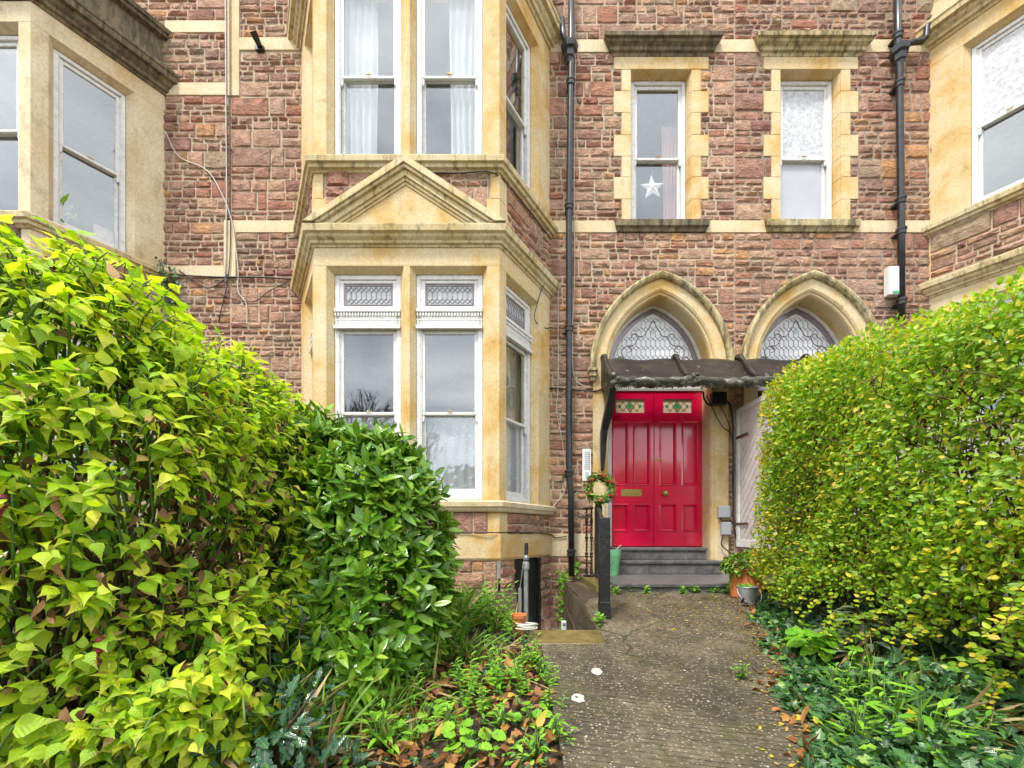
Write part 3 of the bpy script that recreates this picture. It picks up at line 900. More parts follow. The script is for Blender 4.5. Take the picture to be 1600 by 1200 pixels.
    mould("bay_top_cornice", [(-.05, 6.84), (.015, 6.84), (.03, 6.87), (.06, 6.88), (.065, 6.92), (.10, 6.95), (.115, 6.99), (.165, 7.0), (.17, 7.07), (.185, 7.08), (.185, 7.12), (.14, 7.15), (-.05, 7.20)], M['cornice'] if not grey else M['hood'])
    mould("parapet", [(-.25, 7.16), (-.02, 7.16), (-.02, 7.62), (.05, 7.64), (.06, 7.68), (.085, 7.69), (.09, 7.75), (-.3, 7.80)], M['hood'] if grey else M['cornice'])
    if pediment:
        m2 = MB()
        hw, zb, za = BA + .135 * KM + .004, 3.532 + zo, 4.29 + zo
        k = (za - zb) / hw
        def chev(oa, ob, e0, e1):
            A, B = (za - oa - zb) / k, (za - ob - zb) / k
            m2.plate([(-A, zb), (0, za - oa), (0, za - ob), (-B, zb)], e0, e1, fr_f)
            m2.plate([(0, za - oa), (A, zb), (B, zb), (0, za - ob)], e0, e1, fr_f)
        chev(0, .085, -.05, .150); chev(.085, .125, -.05, .128); chev(.125, .20, -.05, .095); chev(.20, .24, -.05, .075); chev(.24, .275, -.05, .058)
        m2.build("pediment", M['cornice'], house, bevel=0.003)
        m3 = MB(); B = (za - .25 - zb) / k
        m3.plate([(-B, zb), (B, zb), (0, za - .25)], -.05, .045, fr_f)
        m3.build("tympanum", M['ashlar'], house)
    # --- windows
    E = -.095
    for sg in (-1, 1):
        a, b = (.09, .88) if sg > 0 else (-.88, -.09)
        sash_window(house, fr_f, a + .003, b - .003, .387 + zo, 3.055 + zo, E, 1.42 + zo, 2.42 + zo, 2.645 + zo)
        sash_window(house, fr_f, a + .003, b - .003, 4.375 + zo, 6.545 + zo, E, 5.44 + zo)
    for fr, fs in ((fr_r, False), (fr_l, frost_side)):
        sash_window(house, fr, .203, .887, .387 + zo, 3.055 + zo, E, 1.42 + zo, 2.42 + zo, 2.645 + zo)
        sash_window(house, fr, .203, .887, 4.375 + zo, 6.545 + zo, E, 5.44 + zo, pane_up='frosted' if fs else 'pane')

# ================================================================== pointed arches and straight-headed windows
ACX, AZS = 0.40, 2.32
def arch_curve(cx, w, zbot=None, n=14):
    Rr = w + ACX
    amax = acos(ACX / Rr)
    right = [(cx - ACX + Rr * cos(amax * i / n), AZS + Rr * sin(amax * i / n)) for i in range(n + 1)]
    left = [(2 * cx - x, z) for x, z in right[::-1]][1:]
    pts = right + left
    if zbot is not None: pts = [(cx + w, zbot)] + pts + [(cx - w, zbot)]
    return pts

def arch_sweep(mb, cx, prof, zbot=None, m=0, zbots=None):
    cs = [arch_curve(cx, w, zbot) for w, e in prof]
    rings = [[(cs[i][j][0], -prof[i][1], cs[i][j][1]) for i in range(len(prof))] for j in range(len(cs[0]))]
    mb.loft(rings, m)

def make_archway(house, cx):
    mb = MB()
    arch_sweep(mb, cx, [(.735, -.34), (.725, -.03), (.735, .0), (.75, .012), (.762, .008), (.775, .03), (.80, .045), (.955, .05), (.96, -.06)], -.60)
    mb.build("arch_surround", M['ashlar_arch'], house, bevel=0.003)
    m2 = MB()
    arch_sweep(m2, cx, [(.925, .03), (.93, .085), (.955, .11), (.985, .12), (1.01, .11), (1.012, .02)], AZS - .02)
    for sg in (-1, 1):
        u = cx + sg * .968
        m2.box(u - .065, u + .065, .02, .135, AZS - .06, AZS - .02, 0, WF)
        m2.box(u - .05, u + .05, .02, .115, AZS - .13, AZS - .06, 0, WF)
        m2.box(u - .035, u + .035, .02, .085, AZS - .19, AZS - .13, 0, WF)
    m2.build("arch_hood", M['mossy'], house, bevel=0.004)
    # fanlight: white frame, panes, leading
    e = -.27
    fl = MB(); arch_sweep(fl, cx, [(.695, e - .05), (.695, e), (.703, e + .012), (.733, e + .012), (.733, e - .05)], 2.14)
    fl.box(cx - .694, cx + .694, e - .05, e + .004, 2.13, 2.16, 0, WF)
    root = fl.build("fanlight", M['white'], house, bevel=0.003)
    oc = arch_curve(cx, .697, 2.16)
    g = MB(); g.plate(oc, e - .03, e - .026); g.build("fanlight_glass", M['obscure'], root)
    # plum border following the arch
    bd = MB()
    arch_sweep(bd, cx, [(.625, e - .0259), (.625, e - .0245), (.696, e - .0245), (.696, e - .0259)], 2.16)
    bd.build("border_glass", M['plum_glass'], root)
    ld = MB()
    def ins(u, z):
        if z < 2.16: return False
        w = .618
        if z <= AZS: return abs(u - cx) < w
        dx = abs(u - cx) + ACX
        return dx * dx + (z - AZS) ** 2 < (w + ACX) ** 2
    hex_leads(ld, WF, cx - .6735, cx + .6735, 2.16, 3.34, e - .0262, .0709, .138, .032, .0042, ins)
    for w in (.625, .695): arch_sweep(ld, cx, [(w - .003, e - .026), (w - .003, e - .019), (w + .003, e - .019), (w + .003, e - .026)], 2.16)
    # scrolls, apex leaf and foot ornament
    def scroll(pts, r=.0055): ld.tube([(x, -e + .021, z) for x, z in [(p[0], p[2]) for p in smooth_path([(a, 0, b) for a, b in pts], 6)]], r, 5)
    for sg in (-1, 1):
        X = lambda d: cx + sg * d * 1.16
        scroll([(X(.50), 2.42), (X(.42), 2.45), (X(.36), 2.54), (X(.42), 2.62), (X(.48), 2.56), (X(.44), 2.52)])
        scroll([(X(.36), 2.54), (X(.40), 2.70), (X(.33), 2.78), (X(.27), 2.72), (X(.32), 2.68)])
        scroll([(X(.33), 2.78), (X(.24), 2.80), (X(.19), 2.92), (X(.25), 2.96), (X(.28), 2.90)])
        scroll([(X(.19), 2.92), (X(.12), 2.93), (X(.07), 3.02), (X(.0), 3.16)])
        scroll([(X(.0), 2.22), (X(.07), 2.30), (X(.14), 2.29), (X(.15), 2.22), (X(.09), 2.21)])
        scroll([(X(.0), 2.46), (X(.04), 2.37), (X(.0), 2.29)])
        scroll([(X(.52), 2.20), (X(.46), 2.28), (X(.52), 2.40)])
    ld.build("lead_came", M['lead'], root)
    orn = MB()
    for cz, s in ((3.0, .06), (2.36, .045)):
        orn.plate([(cx, cz - s), (cx + s * .55, cz), (cx, cz + s * 1.2), (cx - s * .55, cz)], e - .0243, e - .0225)
    orn.build("green_ornament", M['pale_green_glass'], root)
    return

def make_straight_window(house, cx, up, low, sill_mat):
    mb = MB()
    zs = [4.43, 4.735, 5.05, 5.345, 5.65, 5.965, 6.27, 6.575]
    for i in range(7):
        w = (.56 if i % 2 == 0 else .67)
        for sg in (-1, 1):
            pts = [(.40, -.3), (.40, -.10), (.415, -.03), (.43, -.005), (.43, .010), (.45, .012), (w, .014), (w, -.05), (.50, -.3)]
            mb.prism([(cx + sg * u, -e) for u, e in pts], zs[i] + .001, zs[i + 1] - .001)
    mb.loft([[(x, -e, z) for e, z in ((-.3, 6.55), (-.10, 6.55), (-.03, 6.565), (.014, 6.58), (.014, 6.82), (-.3, 6.82))] for x in (cx - .67, cx + .67)])
    mb.build("window_surround", M['ashlar_arch'], house, bevel=0.004)
    m2 = MB()
    prof = [(-.05, 6.75, 0), (.02, 6.75, .0), (.03, 6.785, .02), (.06, 6.80, .05), (.065, 6.84, .055), (.11, 6.87, .10), (.12, 6.90, .105), (.15, 6.905, .13), (.155, 6.96, .135), (.12, 6.985, .12), (-.05, 7.01, .12)]
    rings = [[(cx + sg * (.70 + d), -e, z) for e, z, d in prof] for sg in (-1, 1)]
    m2.loft(rings)
    m2.build("window_hood", sill_mat[0], house, bevel=0.003)
    m3 = MB()
    m3.loft([[(cx + sg * (.63 + d), -e, z) for e, z, d in ((-.12, 4.26, 0), (.03, 4.26, 0), (.045, 4.30, .015), (.075, 4.32, .03), (.085, 4.40, .04), (.03, 4.43, .04), (-.12, 4.445, .04))] for sg in (-1, 1)])
    m3.build("window_sill", sill_mat[1], house, bevel=0.003)
    sash_window(house, WF, cx - .396, cx + .396, 4.447, 6.545, -.12, 5.44, pane_up=up, pane_low=low)

# ================================================================== the three houses
CX1, CX2 = 2.12, 4.245
C_MID, C_LEFT, C_RIGHT = -1.227, -6.70, 7.69
SPL1, SPL2 = -4.0, 3.165

def arch_obs(cx):
    out = [(cx - .86, cx + .86, -.62, AZS)]
    z = AZS
    while z < 3.55:
        z2 = z + .06
        Rr = .86 + ACX
        v = Rr * Rr - (z2 - AZS) ** 2
        if v <= ACX * ACX: break
        w = sqrt(v) - ACX
        out.append((cx - w, cx + w, z, z2)); z = z2
    return out
def win_obs(cx):
    zs = [4.43, 4.735, 5.05, 5.345, 5.65, 5.965, 6.27, 6.575]
    o = [(cx - (.56 if i % 2 == 0 else .67), cx + (.56 if i % 2 == 0 else .67), zs[i], zs[i + 1]) for i in range(7)]
    return o + [(cx - .67, cx + .67, 6.575, 6.82), (cx - .7, cx + .7, 6.82, 6.99), (cx - .62, cx + .62, 4.26, 4.43)]

def interior(house, x0, x1, zo, bc):
    mb = MB()
    mb.box(x0, x1, 3.2, 3.25, -2.7 + zo, 9.2 + zo)
    for z in (-.35, 3.80, 7.1): mb.box(x0, x1, .36, 3.19, z + zo, z + .08 + zo)
    for x in (x0, x1 - .05): mb.box(x, x + .05, .36, 3.19, -2.6 + zo, 9.2 + zo)
    for z in (3.80, 7.1):
        r = bay_ring(bc, -.31)
        mb.prism([(r[0][0], .355), r[1], r[2], (r[3][0], .355)], z + zo, z + .08 + zo)
    mb.build("interior", M['room'], house)

ZTOP = 8.6
# --- middle house
house = thing("terraced_house", "stone terraced house with pedimented bay and glossy red double door", "house", (C_MID, 0, -.72))
obs = [(C_MID - 1.73, C_MID + 1.73, -3, 7.25)] + arch_obs(CX1) + win_obs(CX1)
strings = [(SPL1, C_MID - BB, 4.26, 4.43), (C_MID + BB, CX1 - .60, 4.26, 4.43), (CX1 + .60, SPL2, 4.26, 4.43),
           (SPL1, C_MID - BB, 6.85, 7.03), (C_MID + BB, CX1 - .66, 6.82, 7.0), (CX1 + .66, SPL2, 6.82, 7.0), (C_MID + BB, 1.16, -.34, -.02)]
strips = [(SPL1 - .09, SPL1 + .08, 3.62, 4.43), (SPL1 - .05, SPL1 + .13, 6.2, 7.9)]
obs += strings + strips
mb = MB()
cuts = (-.34, -.02, 4.26, 4.43, 6.82, 7.0)
masonry(mb, WF, SPL1, SPL2, -.80, ZTOP, obs, cuts, 5)
masonry(mb, WF, .40, 1.16, -2.65, -.80, [], (), 9, big=1.5)
mb.build("rubble_wall", [M['mortar'], M['stone']], house, normals=False)
def strip_parts(house, rects, name, e):
    for a, b, c, d in rects:
        mb = MB(); mb.box(a, b, -.05, e, c, d, 0, WF)
        mb.build(name, M['ashlar_pale'], house, bevel=0.004)
strip_parts(house, strings, "string_course", .016)
strip_parts(house, strips, "joint_strip", .020)
make_bay(house, C_MID, 0.0, True, "")
make_archway(house, CX1 - .018)
make_straight_window(house, CX1, 'pane', 'pane', (M['hood'], M['hood']))
interior(house, SPL1, SPL2, 0, C_MID)
HOUSE = house

# --- left house, two thirds of a metre lower
house_l = thing("terraced_house", "stone terraced house with greyish bay on the left, half behind the lime green shrub", "house", (C_LEFT, 0, -1.0))
ZL = -.64
obs = [(C_LEFT - 1.73, C_LEFT + 1.73, -3, 7.25 + ZL)] + strips
stl = [(C_LEFT + BB, SPL1 - .09, 4.26 + ZL, 4.43 + ZL), (C_LEFT + BB, SPL1 - .05, 6.85 + ZL, 7.03 + ZL), (C_LEFT + BB, SPL1 - .05, 7.10, 7.27)]
obs += stl
mb = MB()
masonry(mb, WF, -9.6, SPL1, -1.2, ZTOP, obs, (4.26 + ZL, 4.43 + ZL, 6.85 + ZL, 7.03 + ZL, 7.10, 7.27), 21)
mb.build("rubble_wall", [M['mortar'], M['stone']], house_l, normals=False)
strip_parts(house_l, stl, "string_course", .016)
make_bay(house_l, C_LEFT, ZL, True, "", lower=False, grey=True)
interior(house_l, -9.6, SPL1, ZL, C_LEFT)

# --- right house
house_r = thing("terraced_house", "stone terraced house with dark pointing, pointed arch and frosted windows behind the privet hedge", "house", (C_RIGHT, 0, -.72))
obs = [(C_RIGHT - 1.73, C_RIGHT + 1.73, -3, 7.25)] + arch_obs(CX2) + win_obs(CX2)
st = [(SPL2, CX2 - .60, 4.26, 4.43), (CX2 + .60, C_RIGHT - BB, 4.26, 4.43), (SPL2, CX2 - .66, 6.82, 7.0), (CX2 + .66, C_RIGHT - BB, 6.82, 7.0), (5.1, C_RIGHT - BB, -.34, -.02)]
obs += st
mb = MB()
masonry(mb, WF, SPL2, 10.5, -.80, ZTOP, obs, cuts, 33)
mb.build("rubble_wall", [M['mortar_grey'], M['stone']], house_r, normals=False)
strip_parts(house_r, st, "string_course", .016)
make_bay(house_r, C_RIGHT, 0.0, True, "", lower=False, frost_side=True)
make_archway(house_r, CX2 - .012)
make_straight_window(house_r, CX2, 'frosted', 'frosted_plain', (M['mossy'], M['mossy']))
interior(house_r, SPL2, 10.5, 0, C_RIGHT)

# ================================================================== red double door (middle house) and a dark door (right house)
DY = -.29                                       # door face, behind the wall plane
def dX(px): return (px - 800) * (DIST - DY) / F
def dZ(py): return (HZ - py) * (DIST - DY) / F
def make_door(house, dx, red):
    mat = M['red'] if red else M['black']
    fr = MB()
    for s0, s1 in ((dX(949), dX(955.5)), (dX(1097.5), dX(1104))): fr.box(s0 + dx, s1 + dx, DY - .06, DY + .02, -.212, 2.128, 0, WF)
    fr.box(dX(955.5) + dx, dX(1097.5) + dx, DY - .06, DY + .02, dZ(611), 2.128, 0, WF)
    fr.build("door_frame", M['white'], house, bevel=0.004)
    for a, b, cols, glass in ((956, 1021.6, ((956.6, 981), (990, 1015)), (962, 1007)), (1022.4, 1097, ((1031, 1056), (1066, 1090)), (1036, 1081))):
        A, B, zb, zt = dX(a) + dx, dX(b) + dx, dZ(853.5), dZ(611.5)
        mb = MB()
        # rails and stiles around sunk panels
        c = [dX(x) + dx for cc in cols for x in cc]
        rows = [(dZ(830), dZ(788)), (dZ(758), dZ(660))]
        e1, e0 = DY, DY - .045
        zs = [zb, rows[0][0], rows[0][1], rows[1][0], rows[1][1], zt]
        g0, g1, h0, h1 = dX(glass[0]) + dx, dX(glass[1]) + dx, dZ(645), dZ(623.5)
        for z0, z1 in ((zs[0], zs[1]), (zs[2], zs[3]), (zs[4], h0), (h1, zt)): mb.box(A, B, e0, e1, z0, z1, 0, WF)
        mb.box(A, g0, e0, e1, h0, h1, 0, WF); mb.box(g1, B, e0, e1, h0, h1, 0, WF)
        for z0, z1 in rows:
            us = [A] + c + [B]
            for i in (0, 2, 4):
                if us[i + 1] - us[i] > .002: mb.box(us[i], us[i + 1], e0, e1, z0, z1, 0, WF)
            for i in (1, 3):
                u0, u1 = us[i], us[i + 1]
                mb.box(u0, u1, e0, e1 - .03, z0, z1, 0, WF)
                # bolection moulding, then the raised field
                for q0, q1, w0, w1, hh in ((u0, u1, z0, z1, .016),):
                    t = .030
                    for p in (((q0 - .012, w0 - .012), (q1 + .012, w0 - .012), (q1 - t, w0 + t), (q0 + t, w0 + t)), ((q0 - .012, w1 + .012), (q1 + .012, w1 + .012), (q1 - t, w1 - t), (q0 + t, w1 - t)),
                              ((q0 - .012, w0 - .012), (q0 - .012, w1 + .012), (q0 + t, w1 - t), (q0 + t, w0 + t)), ((q1 + .012, w0 - .012), (q1 + .012, w1 + .012), (q1 - t, w1 - t), (q1 - t, w0 + t))):
                        (a0, a1, b1, b0) = p
                        mid0 = tuple((a0[k] * .55 + b0[k] * .45) for k in (0, 1)); mid1 = tuple((a1[k] * .55 + b1[k] * .45) for k in (0, 1))
                        vs = [WF(a0[0], e1 + .0005, a0[1]), WF(a1[0], e1 + .0005, a1[1]), WF(mid1[0], e1 + hh, mid1[1]), WF(mid0[0], e1 + hh, mid0[1]), WF(b1[0], e1 - .026, b1[1]), WF(b0[0], e1 - .026, b0[1])]
                        mb.add(vs, [(0, 1, 2, 3), (3, 2, 4, 5)])
        leaf = mb.build("door_leaf", mat, house, bevel=0.0025)
        # small stained light
        gl = MB()
        gl.box(g0, g1, DY - .026, DY - .022, h0, h1, 0, WF)
        uc, zc = (g0 + g1) / 2, (h0 + h1) / 2; w, h = (g1 - g0) / 2, (h1 - h0) / 2
        gl.plate([(uc, zc - h * .72), (uc + w * .26, zc), (uc, zc + h * .72), (uc - w * .26, zc)], DY - .0219, DY - .0195, WF, 2)
        gl.plate([(uc, zc - h * .5), (uc + w * .18, zc), (uc, zc + h * .5), (uc - w * .18, zc)], DY - .0194, DY - .0175, WF, 1)
        for sg in (-1, 1):
            q = uc + sg * w * .72
            gl.plate([(q - .025, zc), (q, zc + .03), (q + .025, zc), (q, zc - .03)], DY - .0219, DY - .0195, WF, 1)
            for s2 in (-1, 1):
                gl.plate([(q - sg * .045 + .014 * cos(t * pi / 4), zc + s2 * .045 + .018 * sin(t * pi / 4)) for t in range(8)], DY - .0219, DY - .0197, WF, 2)
        gl.build("stained_glass", [M['cream_glass'], M['green_glass'], M['amber_glass']], leaf)
        lm = MB()
        for sg in (-1, 1):
            for s2 in (-1, 1):
                pts = [(uc + sg * w * .27, zc), (uc + sg * w * .42, zc + s2 * h * .55), (uc + sg * w * .56, zc + s2 * h * .60), (uc + sg * w * .60, zc + s2 * h * .25), (uc + sg * w * .72, zc)]
                lm.tube([(p[0], -DY + .0185, p[2]) for p in smooth_path([(x, 0, z) for x, z in pts], 4)], .0035, 5)
            lm.bar((uc + sg * w, zc - h), (uc + sg * w, zc + h), .007, DY - .0218, DY - .014)
            lm.bar((uc + sg * w * .9, zc), (uc + sg * w, zc), .005, DY - .0218, DY - .015)
            lm.bar((uc - w, zc + sg * h), (uc + w, zc + sg * h), .007, DY - .0218, DY - .0142)
            lm.bar((uc, zc + sg * h * .7), (uc, zc + sg * h), .005, DY - .0218, DY - .015)
        for p, q in (((0, .72), (.26, 0)), ((.26, 0), (0, -.72)), ((0, -.72), (-.26, 0)), ((-.26, 0), (0, .72))):
            lm.bar((uc + p[0] * w, zc + p[1] * h), (uc + q[0] * w, zc + q[1] * h), .007, DY - .0194, DY - .013)
        lm.build("lead_came", M['lead'], leaf)
        if not red: continue
        if a < 1000:
            lb = MB()
            x0, x1, y0, y1 = dX(970.5), dX(1002.5), dZ(775.5), dZ(764.5)
            lb.box(x0, x1, DY + .0005, DY + .008, y0, y0 + .022, 0, WF); lb.box(x0, x1, DY + .0005, DY + .008, y1 - .022, y1, 0, WF)
            lb.box(x0, x0 + .03, DY + .0005, DY + .008, y0 + .022, y1 - .022, 0, WF); lb.box(x1 - .03, x1, DY + .0005, DY + .008, y0 + .022, y1 - .022, 0, WF)
            lb.box(x0 + .03, x1 - .03, DY + .0005, DY + .004, y0 + .022, y1 - .022, 0, WF)
            lb.build("letterbox", M['brass'], leaf, bevel=0.002)
        else:
            kn = MB()
            kx, kz = dX(1038.5), dZ(771)
            def disc(px, pz, prof):
                rings = [[(px + r * cos(2 * pi * k / 20), -(DY + e), pz + r * sin(2 * pi * k / 20)) for k in range(20)] for r, e in prof]
                kn.loft(rings)
            disc(kx, kz, [(.040, .0005), (.038, .008), (.018, .014), (.014, .035), (.032, .045), (.040, .058), (.036, .072), (.02, .08), (.001, .082)])
            kn.build("door_knob", M['brass'], leaf, smooth=True)
            kn = MB(); disc(dX(1029), dZ(717.5), [(.024, .0005), (.023, .008), (.012, .011), (.001, .012)])
            kn.build("lock_rose", M['brass'], leaf, smooth=True)
make_door(HOUSE, 0.0, True)
make_door(house_r, CX2 - CX1 + .02, False)

# basement door, black boards, in the bay's right cant
fr_f, fr_r, fr_l = bay_frames(C_MID)
mb = MB()
for i in range(5): mb.box(.335 + i * .125, .335 + (i + 1) * .125 - .006, -.07, -.03 - .004 * (i % 2), -2.62, -.335, 0, fr_r)
mb.box(.33, .97, -.12, -.075, -2.62, -.335, 0, fr_r)
mb.box(.945, 1.0, -.074, .015, -2.62, -.34, 0, fr_r)
mb.build("basement_door", M['black'], HOUSE, bevel=0.003)
# ================================================================== steps
t = thing("stone_steps", "two dark slate steps and a wide landing in front of the red door", "steps", (CX1, -.7, -.72))
def step(x0, x1, y0, y1, zt, h):
    mb = MB()
    mb.box(x0, x1, y0 - .02, y1, zt - .045, zt)
    mb.box(x0 + .008, x1 - .008, y0, y1, zt - h, zt - .0455)
    mb.build("step", M['slate'], t, bevel=0.010, seg=2)
step(1.43, 2.76, -.04, .34, -.215, .17)
step(1.37, 2.87, -.26, -.002, -.385, .185)
step(1.13, 5.35, -1.30, -.002, -.57, .16)
t2 = MB(); t2.box(3.56, 4.93, -.04, .34, -.56, -.215); tag(t2.build("doorstep", M['slate'], bevel=.01), "dark slate doorstep under the second arch behind the hedge", "doorstep")

# ================================================================== canopy over both doors
t = thing("porch_canopy", "corroded dark lead canopy with peeling gutter spanning both arched doorways", "canopy", (3.25, 0, 1.9))
prof = [(-.03, 2.47), (-.10, 2.46), (-.18, 2.40), (-.28, 2.28), (-.40, 2.15), (-.53, 2.045), (-.66, 1.985), (-.76, 1.965)]
XL, XR = 1.27, 5.10
mb = MB()
nx = 40
rows = []
for k in range(nx + 1):
    x = XL + (XR - XL) * k / nx
    ring = []
    for y, z in prof: ring.append((x, y, z - .035 + .012 * sin(k * .9 + y * 3)))
    for y, z in prof[::-1]: ring.append((x, y + .01, z - .060))
    rows.append(ring)
mb.loft(rows)
mb.build("roof_sheet", M['canopy'], t, smooth=True)
for i in range(5):
    x = XL + .02 + i * (XR - XL - .04) / 4
    if i in (1, 2, 3): x += (.05, .0, -.02)[i - 1]
    m2 = MB()
    pts = smooth_path([(x, y, z - .01) for y, z in prof], 4)
    m2.tube(pts, [.040 + .012 * sin(j * .5) * (1 if j < 20 else .3) for j in range(len(pts))], 9)
    m2.build("roll_joint", M['canopy'], t, smooth=True)
    m3 = MB(); R = random.Random(i + 4)
    for q in range(6): m3.ball((x + R.uniform(-.05, .05), -.78 + R.uniform(-.03, .03), 1.945 - R.uniform(-.03, .10)), R.uniform(.018, .036), 7, 5)
    m3.build("gutter_bracket", M['gutter'], t, smooth=True)
mb = MB()
rings = []
for k in range(81):
    x = XL - .01 + (XR - XL + .02) * k / 80
    j = .008 * sin(k * 1.7) + .005 * sin(k * 4.1) - .022 * abs(sin(pi * (x - XL) / .95))
    rings.append([(x, -.70, 1.945 + j), (x, -.785, 1.945 + j), (x, -.81, 1.92 + j), (x, -.805, 1.885 + j), (x, -.785, 1.862 + j), (x, -.77, 1.845 + j), (x, -.72, 1.835 + j), (x, -.70, 1.86)])
mb.loft(rings)
mb.build("gutter", M['gutter'], t, smooth=True)
mb = MB(); R = random.Random(3)
x = XL
while x < XR:
    w = R.uniform(.02, .05); h = R.uniform(.015, .055)
    mb.add([(x, -.765, 1.845), (x + w, -.765, 1.845), (x + w * .8, -.762, 1.84 - h * .6), (x + w * R.uniform(.3, .7), -.76, 1.84 - h), (x + w * .1, -.762, 1.84 - h * .5),
            (x, -.755, 1.845), (x + w, -.755, 1.845), (x + w * .8, -.755, 1.84 - h * .6), (x + w * .5, -.755, 1.84 - h), (x + w * .1, -.755, 1.84 - h * .5)],
           [(0, 1, 2, 3, 4), (9, 8, 7, 6, 5), (0, 5, 6, 1), (1, 6, 7, 2), (2, 7, 8, 3), (3, 8, 9, 4), (4, 9, 5, 0)])
    x += w * .9
mb.build("rust_fringe", M['gutter'], t)
for xs, lab in ((XL, None), (XR, None)):
    mb = MB()
    side = [(-.005, 2.46), (-.10, 2.44), (-.22, 2.39), (-.34, 2.27), (-.50, 2.06), (-.74, 1.95), (-.76, 1.82), (-.62, 1.72), (-.55, 1.62), (-.48, 1.60), (-.40, 1.70), (-.22, 1.85), (-.10, 2.0), (-.005, 2.12)]
    poly = [(xs - .015, y, z) for y, z in side] + [(xs + .015, y, z) for y, z in side]
    n = len(side)
    mb.add(poly, [tuple(range(n)), tuple(range(2 * n - 1, n - 1, -1))] + [(i, n + i, n + (i + 1) % n, (i + 1) % n) for i in range(n)])
    mb.build("side_cheek", M['canopy'], t)
    mb = MB()
    path = smooth_path([(-.62, 1.86), (-.50, 1.70), (-.34, 1.54), (-.20, 1.38), (-.14, 1.2), (-.10, 1.0), (-.07, .90)], 4) if False else [Vector(p) for p in ((-.66, 1.82), (-.52, 1.66), (-.36, 1.53), (-.17, 1.40), (-.13, 1.22), (-.10, 1.03), (-.085, .88))]
    rings = []
    for i, p in enumerate(path):
        w = (.07, .09, .095, .08, .07, .055, .035)[i]
        d = (.06, .075, .08, .065, .05, .04, .03)[i]
        rings.append([(xs - w * .55, p[0] - d, p[1]), (xs + w * .55, p[0] - d, p[1]), (xs + w * .55, p[0] + d, p[1] - .02), (xs - w * .55, p[0] + d, p[1] - .02)])
    mb.loft(rings)
    mb.build("bracket", M['black'], t, bevel=0.006)

# ================================================================== pipes
def pipe(name, label, px_list, yoff, r, rings_at, hopper=None, extra=None, clips=()):
    t0 = DIST + yoff
    pts = [PX(px, py, t0) for px, py in px_list]
    t = thing(name, label, "downpipe", (pts[-1].x, pts[-1].y, pts[-1].z), "cast iron downpipes")
    mb = MB(); mb.tube(pts, r, 14)
    mb.build("pipe", M['pipe'], t, smooth=True)
    for py in rings_at:
        mb = MB()
        for i in range(len(px_list) - 1):
            if px_list[i][1] <= py <= px_list[i + 1][1]:
                f = (py - px_list[i][1]) / (px_list[i + 1][1] - px_list[i][1]); p = pts[i].lerp(pts[i + 1], f)
        mb.lathe([(r * 1.02, -.06), (r * 1.28, -.055), (r * 1.32, -.01), (r * 1.5, 0), (r * 1.5, .025), (r * 1.3, .03), (r * 1.02, .035)], p, 16)
        mb.box(p.x - .05, p.x + .05, p.y + r, p.y + .13, p.z - .05, p.z - .02)
        mb.build("collar", M['pipe'], t, smooth=False)
    if hopper:
        px, py = hopper
        p = PX(px, py, t0)
        mb = MB()
        mb.lathe([(.045, -.20), (.06, -.14), (.075, -.12), (.08, -.04), (.11, -.02), (.12, .03), (.125, .06), (.10, .065)], p, 6)
        mb.build("hopper_head", M['pipe'], t, bevel=0.005)
    if extra:
        mb = MB()
        for path, rr in extra: mb.tube(path, rr, 12)
        mb.build("branch_pipe", M['pipe'], t, smooth=True)
    return t
pipe("downpipe", "black cast iron downpipe running down beside the pedimented bay to the basement area", [(892.5, -60), (892.5, 70), (889, 320), (889, 520), (889, 745), (892, 770), (893, 900)], -.12, .043, (128, 322, 512, 738, 862), (890, 78),
     [([PX(878, 30, 6.0), PX(880, 55, 5.98), PX(887, 75, 5.98)], .04)])
pipe("downpipe", "black cast iron downpipe branching from the right bay, cream alarm box beside it", [(1402, -60), (1403, 70), (1405, 95), (1408, 320), (1409, 505)], -.12, .043, (55, 130, 312, 360, 470), (1406, 82),
     [([PX(1412, 74, 5.98), PX(1425, 66, 5.98), PX(1441, 65, 5.98), PX(1447, 58, 5.98), PX(1448, 42, 5.98), PX(1455, 34, 5.98), PX(1476, 33, 5.98)], .036)])

# cables clipped to the walls
def cable(name, label, pts, r=.007, mat='cable', group="cables on the walls"):
    mb = MB(); mb.tube(smooth_path(pts, 5), r, 6)
    return tag(mb.build(name, M[mat], smooth=True), label, "cable", group)
W_ = lambda px, py, e=.035: PX(px, py, DIST - e)
cable("wall_cable", "white cable hanging straight down the joint between the two left houses", [W_(352, -30), W_(353, 150), W_(354, 300), W_(352, 440)], .009, 'cable_white')
cable("wall_cable", "thin dark cable running parallel to the white one between the left houses", [W_(359, -30), W_(359.5, 160), W_(360, 300), W_(358, 420), W_(341, 505)], .007)
cable("wall_cable", "pale cable looping loosely across the stones from the left bay", [W_(258, 205), W_(280, 245), W_(322, 265), W_(345, 300), W_(362, 345), W_(372, 420), W_(372, 455), W_(385, 475), W_(386, 512)], .008, 'cable_white')
cable("wall_cable", "black cable running level from the left bay to the pedimented bay", [W_(262, 428), W_(300, 431), W_(345, 433), W_(400, 433), W_(458, 436)], .010)
cable("wall_cable", "black cable sagging in a loop below the level one on the left wall", [W_(280, 423), W_(300, 436), W_(325, 450), W_(347, 440), W_(356, 428)], .008)
cable("wall_cable", "thin dark cable crossing diagonally up to the pedimented bay", [W_(345, 460), W_(375, 470), W_(400, 470), W_(420, 455), W_(450, 440)], .006)
cable("wall_cable", "white cable trailing down beside the black downpipe to the bay sill", [W_(872, 440), W_(872, 600), W_(870, 640), W_(880, 700), W_(884, 760), W_(866, 790), W_(864, 800)], .006, 'cable_white')
